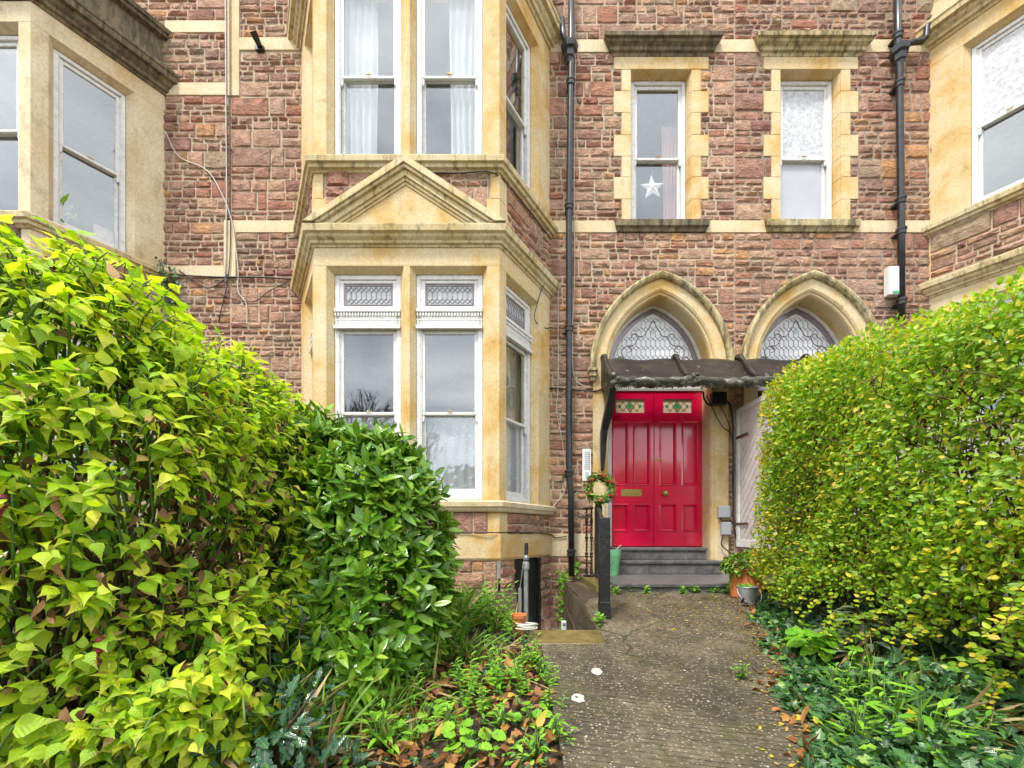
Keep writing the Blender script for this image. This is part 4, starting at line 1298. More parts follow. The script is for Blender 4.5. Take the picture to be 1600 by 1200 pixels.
cable("wall_cable", "white cable running down the right side of the black downpipe", [W_(899, 70), W_(897, 300), W_(898, 430), W_(894, 520), W_(898, 590), W_(925, 607)], .006, 'cable_white')
cable("wall_cable", "black cables along the wall under the arch hood by the canopy", [W_(859, 606), W_(885, 608), W_(905, 610), W_(930, 611, .06), W_(940, 608, .06)], .010)
cable("wall_cable", "thin wires drooping from the pediment's right end to the downpipe", [PX(870, 428, 6.0), PX(852, 440, 5.85), PX(838, 480, 5.75), PX(836, 500, 5.75), PX(850, 512, 5.95), PX(862, 512, 6.07)], .006)
cable("wall_cable", "black cable tucked under the bay sill and over to the downpipe", [fr_f(.25, .045, .005), fr_f(.7, .045, -.002), fr_f(1.04, .045, .0), fr_r(.3, .045, .002), fr_r(.9, .045, -.01), fr_r(1.25, .045, -.03), W_(868, 840), W_(885, 838)], .007)
cable("wall_cable", "thin dark cable along the ledge above the pediment", [fr_f(.25, .03, 4.17), fr_f(.6, .03, 4.165), fr_f(1.03, .03, 4.16), fr_r(.5, .03, 4.15), fr_r(1.27, .03, 4.14)], .007)
pj = lambda px, py, e=.10: PX(px, py, DIST - e)
cable("wall_cable", "thick black cable dropping from the canopy down to the meter boxes", [pj(1099, 612), pj(1101, 625), pj(1112, 634), pj(1130, 625), pj(1143, 640), pj(1146, 700), pj(1146, 780), pj(1147, 825), pj(1156, 850), pj(1175, 858), pj(1204, 860)], .013)
cable("wall_cable", "tangled black wires hanging under the canopy by the stone jamb", [pj(1104, 618), pj(1118, 648), pj(1130, 668), pj(1143, 680), pj(1145, 720)], .007)
cable("wall_cable", "second tangled black wire crossing under the canopy by the stone jamb", [pj(1108, 630), pj(1122, 632), pj(1136, 655), pj(1144, 690), pj(1144, 760)], .006)
cable("wall_cable", "black wire looping below the lower meter box", [pj(1130, 836), pj(1127, 850), pj(1134, 858), pj(1146, 866), pj(1170, 866), pj(1196, 861)], .008)
cable("wall_cable", "short black wire joining the two grey meter boxes", [pj(1126, 808), pj(1128, 814), pj(1138, 813), pj(1146, 816)], .009)
mb = MB(); mb.box(PX(1113, 0, 5.95).x, PX(1136, 0, 5.95).x, -.16, -.06, PX(0, 632, 5.95).z, PX(0, 612, 5.95).z)
tag(mb.build("junction_box", M['black'], bevel=.01), "small black junction box under the canopy by the stone jamb", "junction box")

# ================================================================== boxes and panels on the wall
def wallbox(name, label, cat, px0, px1, py0, py1, depth, mat, yoff=.0, bev=.012):
    tt = DIST - yoff
    a, b = PX(px0, py1, tt), PX(px1, py0, tt)
    t = thing(name, label, cat, ((a.x + b.x) / 2, -yoff, a.z))
    mb = MB(); mb.box(a.x, b.x, -yoff - depth, -yoff, a.z, b.z)
    mb.build("case", M[mat], t, bevel=bev, seg=2)
    return t, a, b
t, a, b = wallbox("alarm_box", "cream alarm box with a dark green foot beside the right downpipe", "alarm box", 1380, 1406, 422, 466, .10, 'plastic', .03)
mb = MB(); mb.box(a.x + .045, b.x - .03, -.136, -.131, a.z + .015, a.z + .05); mb.build("strobe_window", M['green_glass'], t, bevel=.003)
t, a, b = wallbox("intercom_panel", "white entry phone panel with rows of buttons on the wall beside the red door", "intercom", 909.5, 923, 702, 752, .03, 'plastic', .03, .006)
for i in range(9):
    z = b.z - .05 - i * .029
    mb = MB(); mb.box(a.x + .03, b.x - .045, -.0625, -.060, z - .009, z + .008); mb.build("name_strip", M['grey_plastic'], t)
    mb = MB(); mb.box(b.x - .04, b.x - .02, -.066, -.060, z - .009, z + .008); mb.build("call_button", M['button'], t, bevel=.002)
mb = MB()
for i in range(6): mb.box(a.x + .04, b.x - .035, -.0625, -.060, a.z + .03 + i * .017, a.z + .038 + i * .017)
mb.build("speaker_grille", M['grey_plastic'], t)
wallbox("meter_box", "upper of the two small grey meter boxes on the stone jamb", "meter box", 1120, 1138.5, 790.5, 809, .06, 'grey_plastic', .05)
wallbox("meter_box", "lower of the two small grey meter boxes, with wires looping below", "meter box", 1125, 1140, 816, 836, .06, 'grey_plastic', .05)
# small black security light high on the left wall
t = thing("security_light", "small black security light high on the left wall", "lamp", (W_(407, 75).x, 0, W_(407, 78).z))
p = W_(409, 78, .0)
mb = MB(); mb.box(p.x - .07, p.x + .05, -.05, -.01, p.z - .05, p.z + .02); mb.build("bracket", M['black'], t, bevel=.006)
mb = MB(); mb.tube([(p.x - .0, -.05, p.z + .0), (p.x - .03, -.16, p.z + .08)], [.035, .05], 12); mb.build("lamp_head", M['black'], t)
# white gas-like little box in the area well
t = thing("outdoor_sensor", "small white box with a dark face down in the basement area", "sensor", (PX(881, 985, 5.2).x, -.9, PX(0, 985, 5.2).z))
p = PX(881, 985, 5.2)
mb = MB(); mb.box(p.x - .032, p.x + .032, -.92, -.86, p.z, p.z + .115); mb.build("case", M['plastic'], t, bevel=.012, seg=2)
mb = MB(); mb.box(p.x - .018, p.x + .018, -.925, -.921, p.z + .06, p.z + .095); mb.build("face", M['button'], t, bevel=.004)
mb = MB(); mb.tube([(p.x, -.89, p.z - .001), (p.x, -.89, -2.62)], .012, 8); mb.build("post", M['black'], t)
# white boarded door standing open
t = thing("boarded_door", "weathered white door of diagonal boards standing open beside the hedge", "door", (3.17, -.1, -.22))
HX = 3.16
fr_d = lambda u, e, z: (HX - e, -.10 - u, z)
mb = MB()
DW, z0, z1 = .86, -.20, 1.72
mb.box(0, .07, -.02, .025, z0, z1, 0, fr_d); mb.box(DW - .07, DW, -.02, .025, z0, z1, 0, fr_d); mb.box(.07, DW - .07, -.02, .024, z1 - .07, z1, 0, fr_d); mb.box(.07, DW - .07, -.02, .024, z0, z0 + .1, 0, fr_d)
mb.build("door_frame", M['white'], t, bevel=.004)
mb = MB()
k = 0
s = -2.2
while s < 2.2:
    poly = [(.07, z0 + .1), (DW - .07, z0 + .1), (DW - .07, z1 - .07), (.07, z1 - .07)]
    poly = clip_poly(poly, lambda p: (p[1] - p[0] * 1.1) - s); 
    if len(poly) > 2: poly = clip_poly(poly, lambda p: s + .125 - (p[1] - p[0] * 1.1))
    if len(poly) > 2: mb.plate(poly, -.015, .012, fr_d)
    s += .132
mb.build("diagonal_boards", M['wood_white'], t, bevel=.004)
mb = MB()
for z in (.1, 1.3): mb.box(.0, .3, .0255, .031, z, z + .035, 0, fr_d)
mb.build("strap_hinge", M['rust'], t)

# ================================================================== railing by the steps
t = thing("iron_railing", "black iron railing with a square newel post beside the red door", "railing", (.84, -2.25, -.80))
pa, pb = Vector((.835, -2.22, 0)), Vector((1.14, -.42, 0))
mb = MB()
w = .045
mb.box(pa.x - w, pa.x + w, pa.y - w, pa.y + w, -.82, .135)
mb.box(pa.x - w - .004, pa.x + w + .004, pa.y - w - .004, pa.y + w + .004, -.82, -.62)
for z in (-.16, -.10 + .0): pass
mb.build("newel_post", M['black'], t, bevel=.008, seg=2)
mb = MB()
for z in (-.045, -.30): mb.box(pa.x - w - .003, pa.x + w + .003, pa.y - w - .003, pa.y + w + .003, z, z + .012)
mb.build("post_band", M['black'], t)
for zt in (.07, -.60):
    mb = MB(); mb.tube([pa + Vector((0, 0, zt)), pb + Vector((0, 0, zt + .26 * (1 if zt > 0 else .35)))], .022, 8); mb.build("rail", M['black'], t)
nb = 13
for i in range(1, nb):
    f = i / nb
    p = pa.lerp(pb, f)
    mb = MB(); mb.tube([p + Vector((0, 0, -.60 + .09 * f)), p + Vector((0, 0, .07 + .26 * f))], .011, 8); mb.build("baluster", M['black'], t)
mb = MB(); mb.box(1.10, 1.19, -.46, -.37, -.60, .36); mb.build("newel_post", M['black'], t, bevel=.012)
mb = MB(); mb.ball((1.145, -.415, .375), .045, 12, 8); mb.build("post_cap", M['black'], t, smooth=True)
# twisted bars by the wall
t = thing("twisted_railing", "pair of twisted black iron bars on the low block beside the railing", "railing", (1.0, -.3, -.62), None)
for x in (1.01, 1.075):
    mb = MB()
    pts = [(x, -.30, -.72 + .90 * i / 60 + .14) for i in range(61)]
    rings = []
    for i, p in enumerate(pts):
        a = i * .55
        r = .013 + .009 * max(0, sin(i * .42)) ** 2
        rings.append([(p[0] + r * 1.15 * cos(a + k * pi / 2) , p[1] + r * 1.15 * sin(a + k * pi / 2), p[2]) for k in range(4)])
    mb.loft(rings); mb.build("twisted_bar", M['black'], t)
mb = MB(); mb.box(.96, 1.10, -.33, -.27, .318, .34); mb.build("cap_rail", M['black'], t, bevel=.004)
mb = MB(); mb.box(.97, 1.10, -.33, -.27, -.60, -.57); mb.build("foot_rail", M['black'], t, bevel=.004)

# galvanised handrail by the basement steps
t = thing("pipe_handrail", "galvanised scaffold pipe handrail standing at the basement area", "handrail", (.12, -2.4, -.9))
p = PX(822, 990, 3.55)
mb = MB(); mb.tube([p + Vector((0, 0, -.3)), p + Vector((0, 0, .60))], .0185, 12); mb.build("pole", M['steel'], t)
q = PX(812.5, 990, 3.6)
mb = MB(); mb.tube([q + Vector((0, 0, -.3)), q + Vector((0, 0, .38))], .016, 12); mb.build("short_pole", M['steel'], t)
mb = MB(); mb.tube([q + Vector((0, 0, .38)), p + Vector((-.02, 0, .60))], .006, 6); mb.build("wire_stay", M['steel'], t)
mb = MB(); mb.lathe([(.026, -.03), (.028, -.02), (.028, .02), (.026, .03)], p + Vector((0, 0, .56)), 10); mb.lathe([(.022, -.02), (.026, 0), (.022, .02)], p + Vector((0, 0, .63)), 10); mb.build("clamp", M['steel'], t)
mb = MB(); mb.tube([p + Vector((0, 0, .61)), p + Vector((.004, .01, .75))], .0165, 10); mb.build("top_stub", M['black'], t)

# rope on the slab corner
mb = MB(); c = PX(823, 986, 3.35)
pts = []
for i in range(60):
    a = i * .42
    pts.append((c.x + (.075 + .012 * sin(i)) * cos(a), c.y + .05 * sin(a), c.z + .015 + .0008 * i))
mb.tube(pts, .006, 6)
tag(mb.build("rope_coil", M['rope'], smooth=True), "loose coil of white rope at the foot of the galvanised pipe", "rope")

# ================================================================== wreath, basket, pots
t = thing("wreath", "evergreen wreath with red berries hanging beside the red door", "wreath", (PX(938, 763, 5.55).x, -.52, PX(938, 763, 5.55).z))
# ================================================================== leaves in bulk
def leaf_tmpl(k, width, belly=0.8, fold=0.18, droop=0.2, sharp=1.0, wav=0.0, widths=None):
    """a folded, drooping leaf of unit length along +y: k rows of two quads"""
    V, UV = [], []
    for j in range(k + 1):
        v = j / k
        if widths: w = widths[j]
        else: w = width * max(0.03, sin(pi * min(1, v) ** belly) ** sharp)
        z = -droop * v * v
        lift = fold * w + wav * sin(v * 19) * w
        V += [(-w, v, z + lift), (0, v, z), (w, v, z + lift + wav * w * .5 * cos(v * 13))]
        h = .5 * w / max(width, 1e-3)
        UV += [(.5 - h, v), (.5, v), (.5 + h, v)]
    Fc = []
    for j in range(k):
        a = 3 * j
        Fc += [(a, a + 1, a + 4, a + 3), (a + 1, a + 2, a + 5, a + 4)]
    return np.array(V), np.array(Fc), np.array(UV)

def norm(a): return a / np.maximum(np.linalg.norm(a, axis=1, keepdims=True), 1e-9)

def leaves(name, T, P, Dv, Nv, S, mats, parent=None, midx=None, kind=None):
    P, Dv, Nv = np.asarray(P, float), norm(np.asarray(Dv, float)), np.asarray(Nv, float)
    S = np.broadcast_to(np.asarray(S, float), (len(P),))
    Z = Nv - (Nv * Dv).sum(1, keepdims=True) * Dv
    bad = np.linalg.norm(Z, axis=1) < 1e-3
    Z[bad] = np.cross(Dv[bad], np.array([.3, .5, .8]))
    Z = norm(Z); X = np.cross(Dv, Z)
    which = NG.integers(0, len(T), len(P))
    vs, fs, us, ms = [], [], [], []
    base = 0
    midx = np.zeros(len(P), int) if midx is None else np.asarray(midx)
    for ti, (V, Fc, UV) in enumerate(T):
        s = which == ti
        n = int(s.sum())
        if not n: continue
        v = P[s][:, None, :] + S[s][:, None, None] * (V[None, :, 0:1] * X[s][:, None, :] + V[None, :, 1:2] * Dv[s][:, None, :] + V[None, :, 2:3] * Z[s][:, None, :])
        vs.append(v.reshape(-1, 3))
        f = Fc[None] + (base + np.arange(n) * len(V))[:, None, None]
        fs.append(f.reshape(-1, 4))
        us.append(np.broadcast_to(UV[None], (n,) + UV.shape).reshape(-1, 2))
        ms.append(np.repeat(midx[s], len(Fc)))
        base += n * len(V)
    vs, fs, us, ms = np.concatenate(vs), np.concatenate(fs), np.concatenate(us), np.concatenate(ms)
    off = np.array(wl(parent)) if parent is not None else np.array([vs[:, 0].mean(), vs[:, 1].mean(), vs[:, 2].min()])
    me = bpy.data.meshes.new(name)
    me.vertices.add(len(vs)); me.vertices.foreach_set('co', (vs - off).astype(np.float32).ravel())
    me.loops.add(fs.size); me.loops.foreach_set('vertex_index', fs.ravel().astype(np.int32))
    me.polygons.add(len(fs)); me.polygons.foreach_set('loop_start', np.arange(0, fs.size, 4, dtype=np.int32))
    me.update(calc_edges=True)
    for m in (mats if isinstance(mats, (list, tuple)) else [mats]): me.materials.append(m)
    me.polygons.foreach_set('material_index', ms.astype(np.int32))
    me.polygons.foreach_set('use_smooth', np.ones(len(fs), bool))
    uvl = me.uv_layers.new(name="UVMap")
    uvl.data.foreach_set('uv', us[fs.ravel()].astype(np.float32).ravel())
    me.update()
    o = bpy.data.objects.new(name, me)
    COL.objects.link(o)
    if parent is not None: o.parent = parent
    else: o.location = off
    if kind: o['kind'] = kind
    return o

def rdir(n): return norm(NG.normal(size=(n, 3)))

def shell(ells, n, lo=.85, hi=1.02, face=None, zmin=None):
    """points near the surface of a union of ellipsoids (x, t, z, rx, ry, rz), with outward normals"""
    E = np.array(ells, float); E[:, 1] -= DIST
    area = (E[:, 3] * E[:, 5] + E[:, 4] * E[:, 5] + E[:, 3] * E[:, 4])
    outP, outN = [], []
    got = 0
    while got < n:
        k = NG.choice(len(E), 4000, p=area / area.sum())
        d = rdir(4000)
        r = NG.uniform(lo, hi, (4000, 1))
        p = E[k, :3] + d * E[k, 3:] * r
        nn = norm(d / E[k, 3:])
        ok = np.ones(4000, bool)
        for i in range(len(E)):
            q = (((p - E[i, :3]) / E[i, 3:]) ** 2).sum(1)
            ok &= (q > .72) | (k == i)
        if zmin is not None: ok &= p[:, 2] > zmin
        if face is not None: ok &= face(p, nn)
        outP.append(p[ok]); outN.append(nn[ok]); got += int(ok.sum())
    return np.concatenate(outP)[:n], np.concatenate(outN)[:n]
CAMP = np.array([0, -DIST, 0])
def seen(p, nn):
    """the side towards the path and the street, and a margin round it"""
    d = norm(CAMP - p)
    return (d * nn).sum(1) > -0.35

T_LIME = [leaf_tmpl(6, .40, .62, f, d, .9, w, ws) for f, d, w, ws in ((.04, .30, .05, [.10, .31, .35, .27, .15, .06, .004]), (.12, .45, .08, [.12, .34, .36, .25, .12, .045, .004]), (.0, .2, .06, [.08, .25, .30, .25, .16, .06, .004]), (.2, .6, .1, [.10, .30, .31, .22, .12, .05, .004]), (-.1, .35, .1, [.14, .36, .38, .28, .14, .05, .004]))]
T_LAUREL = [leaf_tmpl(5, .185, .85, f, d, .8, .03) for f, d in ((.25, .12), (.35, .25), (.1, .05), (.3, -.12))]
T_PRIVET = [leaf_tmpl(3, .30, .8, f, d, .8) for f, d in ((.2, .1), (.35, .25), (.05, -.1))]
T_HOLLY = [leaf_tmpl(6, .24, .8, f, .15, 1, 0, [.03, .22, .14, .25, .13, .15, .01]) for f in (.2, .5)]
T_IVY = [leaf_tmpl(5, .42, .8, f, d, 1, 0, [.10, .44, .24, .34, .14, .01]) for f, d in ((.15, .1), (.3, .25), (.02, -.05))]
T_LANCE = [leaf_tmpl(4, .17, .8, f, d, .9) for f, d in ((.3, .3), (.2, .55), (.3, .1))]
T_ROUND = [leaf_tmpl(8, .50, .7, f, d, .55, .08, [.10, .40, .36, .50, .42, .46, .32, .24, .02]) for f, d in ((.10, .15), (.25, .35), (-.08, .2))]
T_BLADE = [leaf_tmpl(5, .03, .9, .8, d, .5) for d in (.25, .6, 1.0)]
T_CURL = [leaf_tmpl(4, .28, .7, f, d, .9, .25) for f, d in ((.9, .9), (1.2, .3), (.5, -.8))]

def stems(name, lines, mat, parent, r0=.008, r1=.003, n=5):
    mb = MB()
    for pts in lines:
        k = len(pts)
        mb.tube(pts, [r0 + (r1 - r0) * i / (k - 1) for i in range(k)], n)
    return mb.build(name, mat, parent, smooth=True, normals=False)

def rnd(a, b): return RR.uniform(a, b)

# ------------------------------------------------------------------ wreath
def finish_wreath(t):
    c = np.array(wl(t))
    n = 420
    a = NG.uniform(0, 2 * pi, n); b = NG.uniform(0, 2 * pi, n)
    Rm, r = .155, .048
    rad = np.stack([np.cos(a), np.zeros(n), np.sin(a)], 1)
    nn = rad * np.cos(b)[:, None] + np.array([0, -1, 0]) * np.sin(b)[:, None]
    P = c + rad * Rm + nn * r * NG.uniform(.4, 1, n)[:, None]
    tang = np.stack([-np.sin(a), np.zeros(n), np.cos(a)], 1)
    leaves("foliage", T_PRIVET + T_HOLLY, P, tang + nn * .8 + rdir(n) * .5, nn + rdir(n) * .3, NG.uniform(.04, .065, n), M['lf_wreath'], t)
    mb = MB()
    for i in range(26):
        q = rnd(0, 2 * pi); w = rnd(.11, .21)
        mb.ball((c[0] + w * cos(q), c[1] - .05 - rnd(0, .015), c[2] + w * sin(q)), rnd(.008, .012), 7, 5)
    mb.build("berries", M['berry'], t, smooth=True)
    mb = MB()
    mb.tube([(c[0] + .155 * cos(x * pi / 12), c[1], c[2] + .155 * sin(x * pi / 12)) for x in range(25)], .028, 8)
    mb.build("ring", M['stem_brown'], t, smooth=True)
    mb = MB()
    for q in range(6):
        a0 = q * pi / 3 + .4
        for s in (-1, 1):
            p = Vector((c[0] + .165 * cos(a0), c[1] - .06, c[2] + .165 * sin(a0)))
            mb.tube(smooth_path([p, p + Vector((s * .02, -.012, .018)), p + Vector((s * .03, -.008, -.004)), p], 3), .006, 5)
    mb.build("bow", M['seal'], t, smooth=True)
    mb = MB(); mb.tube([(c[0], c[1], c[2] + .17), (c[0] + .005, c[1] + .25, c[2] + .25), (c[0], c[1] + .42, c[2] + .25)], .005, 6); mb.build("hanging_wire", M['black'], t)
finish_wreath(t)

# ------------------------------------------------------------------ mint basket with a lattice of holes
t = thing("plastic_basket", "mint green plastic basket with diamond holes beside the slate steps", "basket", (1.345, -.36, -.57))
def basket(t):
    c = wl(t)
    mb = MB()
    H, r0, r1, n = .34, .075, .115, 26
    rings = 9
    def pt(i, z, e=0):
        r = r0 + (r1 - r0) * z / H + e
        return (c.x + r * cos(2 * pi * i / n), c.y + r * sin(2 * pi * i / n), c.z + z)
    for k in range(n):
        for d in (1, -1):
            for j in range(rings):
                za, zb = .05 + j * .024, .05 + (j + 1) * .024
                a, b = (k + d * j * .5), (k + d * (j + 1) * .5)
                w = .16
                mb.add([pt(a - w, za), pt(a + w, za), pt(b + w, zb), pt(b - w, zb), pt(a - w, za, -.003), pt(a + w, za, -.003), pt(b + w, zb, -.003), pt(b - w, zb, -.003)], [(0, 1, 2, 3), (7, 6, 5, 4), (0, 4, 5, 1), (2, 6, 7, 3)])
    mb.build("lattice", M['green_plastic'], t, normals=False)
    m2 = MB()
    def band(z0, z1, e): m2.loft([[pt(i, z0, e) for i in range(n)], [pt(i, z1, e) for i in range(n)], [pt(i, z1, e - .005) for i in range(n)], [pt(i, z0, e - .005) for i in range(n)]], caps=False)
    band(.262, .34, .003)
    m2.build("rim", M['green_plastic'], t)
    m2 = MB(); m2.lathe([(.001, .003), (r0, .0), (r0 + .007, .052), (r0 + .003, .052), (r0 - .004, .006), (.001, .006)], c, n)
    m2.build("base", M['green_plastic'], t)
    m3 = MB(); m3.tube(smooth_path([(c.x + r1, c.y, c.z + .33), (c.x + .10, c.y - .05, c.z + .40), (c.x + .02, c.y - r1, c.z + .34)], 5), .004, 6); m3.build("handle", M['cable_white'], t)
basket(t)

# ------------------------------------------------------------------ terracotta pot and zinc bucket, each with its plant
zt = zg(-1.5) + .022
PT = Vector((2.50, -1.52, zt))
mb = MB(); mb.lathe([(.148, 0), (.152, .01), (.163, .26), (.170, .265), (.172, .305), (.160, .31), (.152, .30), (.150, .27), (.02, .265)], PT, 40)
tag(mb.build("terracotta_pot", M['terracotta'], smooth=False, bevel=.003), "orange terracotta pot with a bushy green plant at the right end of the landing", "plant pot")
def potplant():
    t = thing("potted_plant", "dense dark green bushy plant growing in the orange terracotta pot", "plant", (PT.x, PT.y, PT.z + .27))
    P, N = shell([(PT.x, PT.y + DIST, PT.z + .34, .24, .22, .12), (PT.x - .1, PT.y + DIST - .04, PT.z + .33, .16, .14, .10), (PT.x + .1, PT.y + DIST, PT.z + .39, .16, .16, .10)], 900, .55, 1.0)
    leaves("foliage", T_ROUND + T_LANCE, P, N + rdir(900) * .7, N * .6 + np.array([0, 0, .7]) + rdir(900) * .4, NG.uniform(.03, .055, 900), [M['lf_laurel'], M['lf_weed']], t, NG.choice(2, 900, p=[.82, .18]))
    stems("stems", [[(PT.x + rnd(-.06, .06), PT.y + rnd(-.06, .06), PT.z + .26), (PT.x + rnd(-.14, .14), PT.y + rnd(-.14, .14), PT.z + rnd(.36, .43))] for _ in range(18)], M['stem_green'], t, .005, .003)
    n = 14
    x = PT.x - .20
    P = np.array([[x + rnd(-.01, .01), PT.y - .06, PT.z + .30 - i * .012] for i in range(n)])
    leaves("trailing_shoot", T_LANCE, P, np.array([[rnd(-.4, .4), rnd(-.4, .2), -1] for _ in range(n)]), rdir(n) + np.array([0, -1, .3]), .05, M['lf_laurel'], t)
potplant()
BK = Vector((2.36, -1.80, zg(-1.8) + .022))
t = thing("zinc_bucket", "small zinc bucket with a wire handle standing before the terracotta pot", "bucket", BK)
mb = MB(); mb.lathe([(.070, 0), (.072, .008), (.094, .17), (.099, .172), (.099, .182), (.092, .183), (.090, .172), (.072, .04), (.01, .038)], BK, 32)
mb.build("pail", M['steel'], t, smooth=False, bevel=.002)
mb = MB(); mb.tube(smooth_path([BK + Vector((-.10, 0, .165)), BK + Vector((-.112, -.05, .11)), BK + Vector((-.07, -.10, .045)), BK + Vector((0, -.115, .03)), BK + Vector((.07, -.10, .045)), BK + Vector((.112, -.05, .11)), BK + Vector((.10, 0, .165))], 6), .0035, 6)
mb.build("handle", M['steel'], t, smooth=True)
n = 90
P = np.stack([BK.x + NG.uniform(-.07, .03, n), BK.y + NG.uniform(-.05, .05, n), np.full(n, BK.z + .15)], 1)
tag(leaves("bucket_plant", T_LANCE, P, rdir(n) * .5 + np.array([0, 0, 1]), rdir(n), NG.uniform(.03, .065, n), M['lf_weed']), "small fresh green seedlings sprouting in the zinc bucket", "plant")
# a broken flowerpot by the handrail
c = PX(811, 992, 3.42)
mb = MB(); mb.lathe([(.040, 0), (.055, .13), (.062, .132), (.064, .165), (.055, .167), (.047, .13), (.01, .125)], c, 22)
tag(mb.build("small_flowerpot", M['terracotta'], bevel=.003), "small orange clay flowerpot at the foot of the galvanised pipe", "plant pot")

# white round covers let into the path
for px, py, lab in ((932, 1055, "farther of the two white round patches on the concrete path"), (903, 1097, "nearer of the two white round patches on the concrete path, with a hole")):
    tt = 1.2158 / ((py - HZ) / F + .11); c = PX(px, py, tt)
    mb = MB(); R = random.Random(px)
    ring = [(.040 + R.uniform(-.006, .006)) for _ in range(16)]
    vs = [(c.x + r * cos(i * pi / 8), c.y + r * 1.25 * sin(i * pi / 8), zg(c.y + r * 1.25 * sin(i * pi / 8)) + .0235) for i, r in enumerate(ring)]
    mb.loft([vs, [(c.x + (v[0] - c.x) * .9, c.y + (v[1] - c.y) * .9, v[2] + .004) for v in vs]])
    o = mb.build("round_cover", M['cover']); tag(o, lab, "cover", "white covers on the path")
    if px == 903:
        m2 = MB(); m2.lathe([(.008, 0), (.008, .002)], (c.x - .008, c.y, zg(c.y) + .0285), 10); m2.build("hole", M['black'], o)

# ================================================================== left: lime-green shrub
def lime_shrub():
    E = [(-1.98, 1.86, -.02, .78, .72, 1.26), (-1.95, 2.60, -.10, .78, .70, 1.28), (-1.76, 3.15, -.12, .55, .55, 1.16), (-1.48, 1.85, -.62, .50, .50, .52), (-1.32, 2.6, -.50, .27, .40, .66)]
    t = thing("lime_shrub", "large arching shrub with lime green heart-shaped leaves and withered brown patches", "shrub", (-1.9, 2.2 - DIST, -1.02))
    rs, ns = [], []
    nsh = 3500
    P, N = shell(E, nsh, .80, 1.04, seen, -1.0)
    # withered hollow: fewer green shoots where the brown leaves show
    def pxy(p): tt = p[:, 1] + DIST; return 800 + F * p[:, 0] / tt, HZ - F * p[:, 2] / tt
    def hollow(p): return (np.sin(p[:, 0] * 6.1 + p[:, 1] * 4.3 + .6) * np.sin(p[:, 2] * 5.2 + p[:, 1] * 2.0 + .4) > np.where(p[:, 2] < -.15, .30, .55)) & (p[:, 2] < .5)
    def hollow2(p): return ((p[:, 0] + 1.30) / .36) ** 2 + ((p[:, 1] + DIST - 1.95) / .55) ** 2 + ((p[:, 2] + .02) / .33) ** 2 < 1
    far_left = (P[:, 0] < -1.40) & (P[:, 1] + DIST < 2.0) & (np.abs(P[:, 2] + .42) < .20)
    keep = ~((far_left | hollow(P) | hollow2(P)) & (NG.random(nsh) < .72))
    P, N = P[keep], N[keep]
    LP, LD, LN, LS, LM = [], [], [], [], []
    lines, fr_pts = [], []
    for p, n in zip(P, N):
        d = n * .7 + np.array([0, 0, .35]) + NG.normal(size=3) * .35
        d /= np.linalg.norm(d)
        L_ = NG.uniform(.12, .22)
        side = np.cross(d, [0, 0, 1]); side /= (np.linalg.norm(side) + 1e-6)
        pairs = NG.integers(2, 5)
        pts = [p - d * L_ * .9 + np.array([0, 0, -.10])]
        for i in range(pairs):
            f = i / pairs
            q = p + d * L_ * (f - .5) + np.array([0, 0, -.10 * (f - .3) ** 2])
            pts.append(q)
            s = side if i % 2 == 0 else np.cross(d, side)
            for sg in (-1, 1):
                if NG.random() < .12: continue
                ld = s * sg * .9 + d * .65 + np.array([0, 0, -.20 - .55 * NG.random()]) + NG.normal(size=3) * .30
                LP.append(q + s * sg * .012); LD.append(ld); LN.append(np.array([0, 0, .95]) + n * .55 + NG.normal(size=3) * .33)
                sz = NG.uniform(.045, .098) * (1 - .3 * f) * NG.choice([1.1, 1, .8, .55])
                LS.append(sz); LM.append(1 if NG.random() < .035 else 0)
        ld = d * .8 + np.array([0, 0, -.5]); LP.append(pts[-1]); LD.append(ld); LN.append(np.array([0, 0, .6]) + n); LS.append(.06); LM.append(0)
        lines.append(pts)
        if NG.random() < .014: fr_pts.append(pts[-1])
    leaves("foliage", T_LIME, LP, LD, LN, LS, [M['lf_lime'], M['lf_pink']], t, LM)
    stems("shoots", lines, M['stem_green'], t, .005, .002, 4)
    # withered leaves hanging inside
    n = 1500
    P = np.concatenate([np.stack([NG.normal(-1.52, .22, n // 2), NG.normal(2.05, .42, n // 2) - DIST, NG.normal(-.06, .33, n // 2)], 1),
                        np.stack([NG.uniform(-2.3, -1.25, n // 2), NG.uniform(1.5, 2.6, n // 2) - DIST, NG.normal(-.40, .25, n // 2)], 1)])
    leaves("withered_leaves", T_CURL, P, rdir(n) * .6 + np.array([0, 0, -1]), rdir(n), NG.uniform(.018, .05, n), M['lf_dead'], t)
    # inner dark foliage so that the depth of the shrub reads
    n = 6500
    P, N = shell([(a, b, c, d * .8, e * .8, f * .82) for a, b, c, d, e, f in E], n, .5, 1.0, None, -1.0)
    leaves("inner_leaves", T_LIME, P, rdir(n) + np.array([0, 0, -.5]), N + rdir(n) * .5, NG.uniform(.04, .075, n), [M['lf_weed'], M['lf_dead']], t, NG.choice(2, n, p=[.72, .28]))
    # canes from the ground
    lines = []
    for _ in range(150):
        x, tt = rnd(-2.3, -1.5), rnd(1.5, 3.0)
        top = Vector((x + rnd(-.25, .2), tt - DIST + rnd(-.05, .25), rnd(-.1, .55)))
        b = Vector((x, tt - DIST, -1.05))
        lines.append(smooth_path([b, b.lerp(top, .5) + Vector((rnd(-.1, .1), rnd(-.1, .1), .1)), top], 4))
    stems("canes", lines, M['stem_brown'], t, .012, .004, 6)
    # dark red hanging flower tassels
    for q in fr_pts:
        mb = MB()
        for i in range(9):
            r = .016 * (1 - i / 11)
            mb.ball((q[0] + rnd(-.006, .006), q[1] + rnd(-.006, .006), q[2] - i * .011), r, 6, 4, 0, (1, 1, .8))
        mb.build("flower_tassel", M['fruit'], t, smooth=True, normals=False)
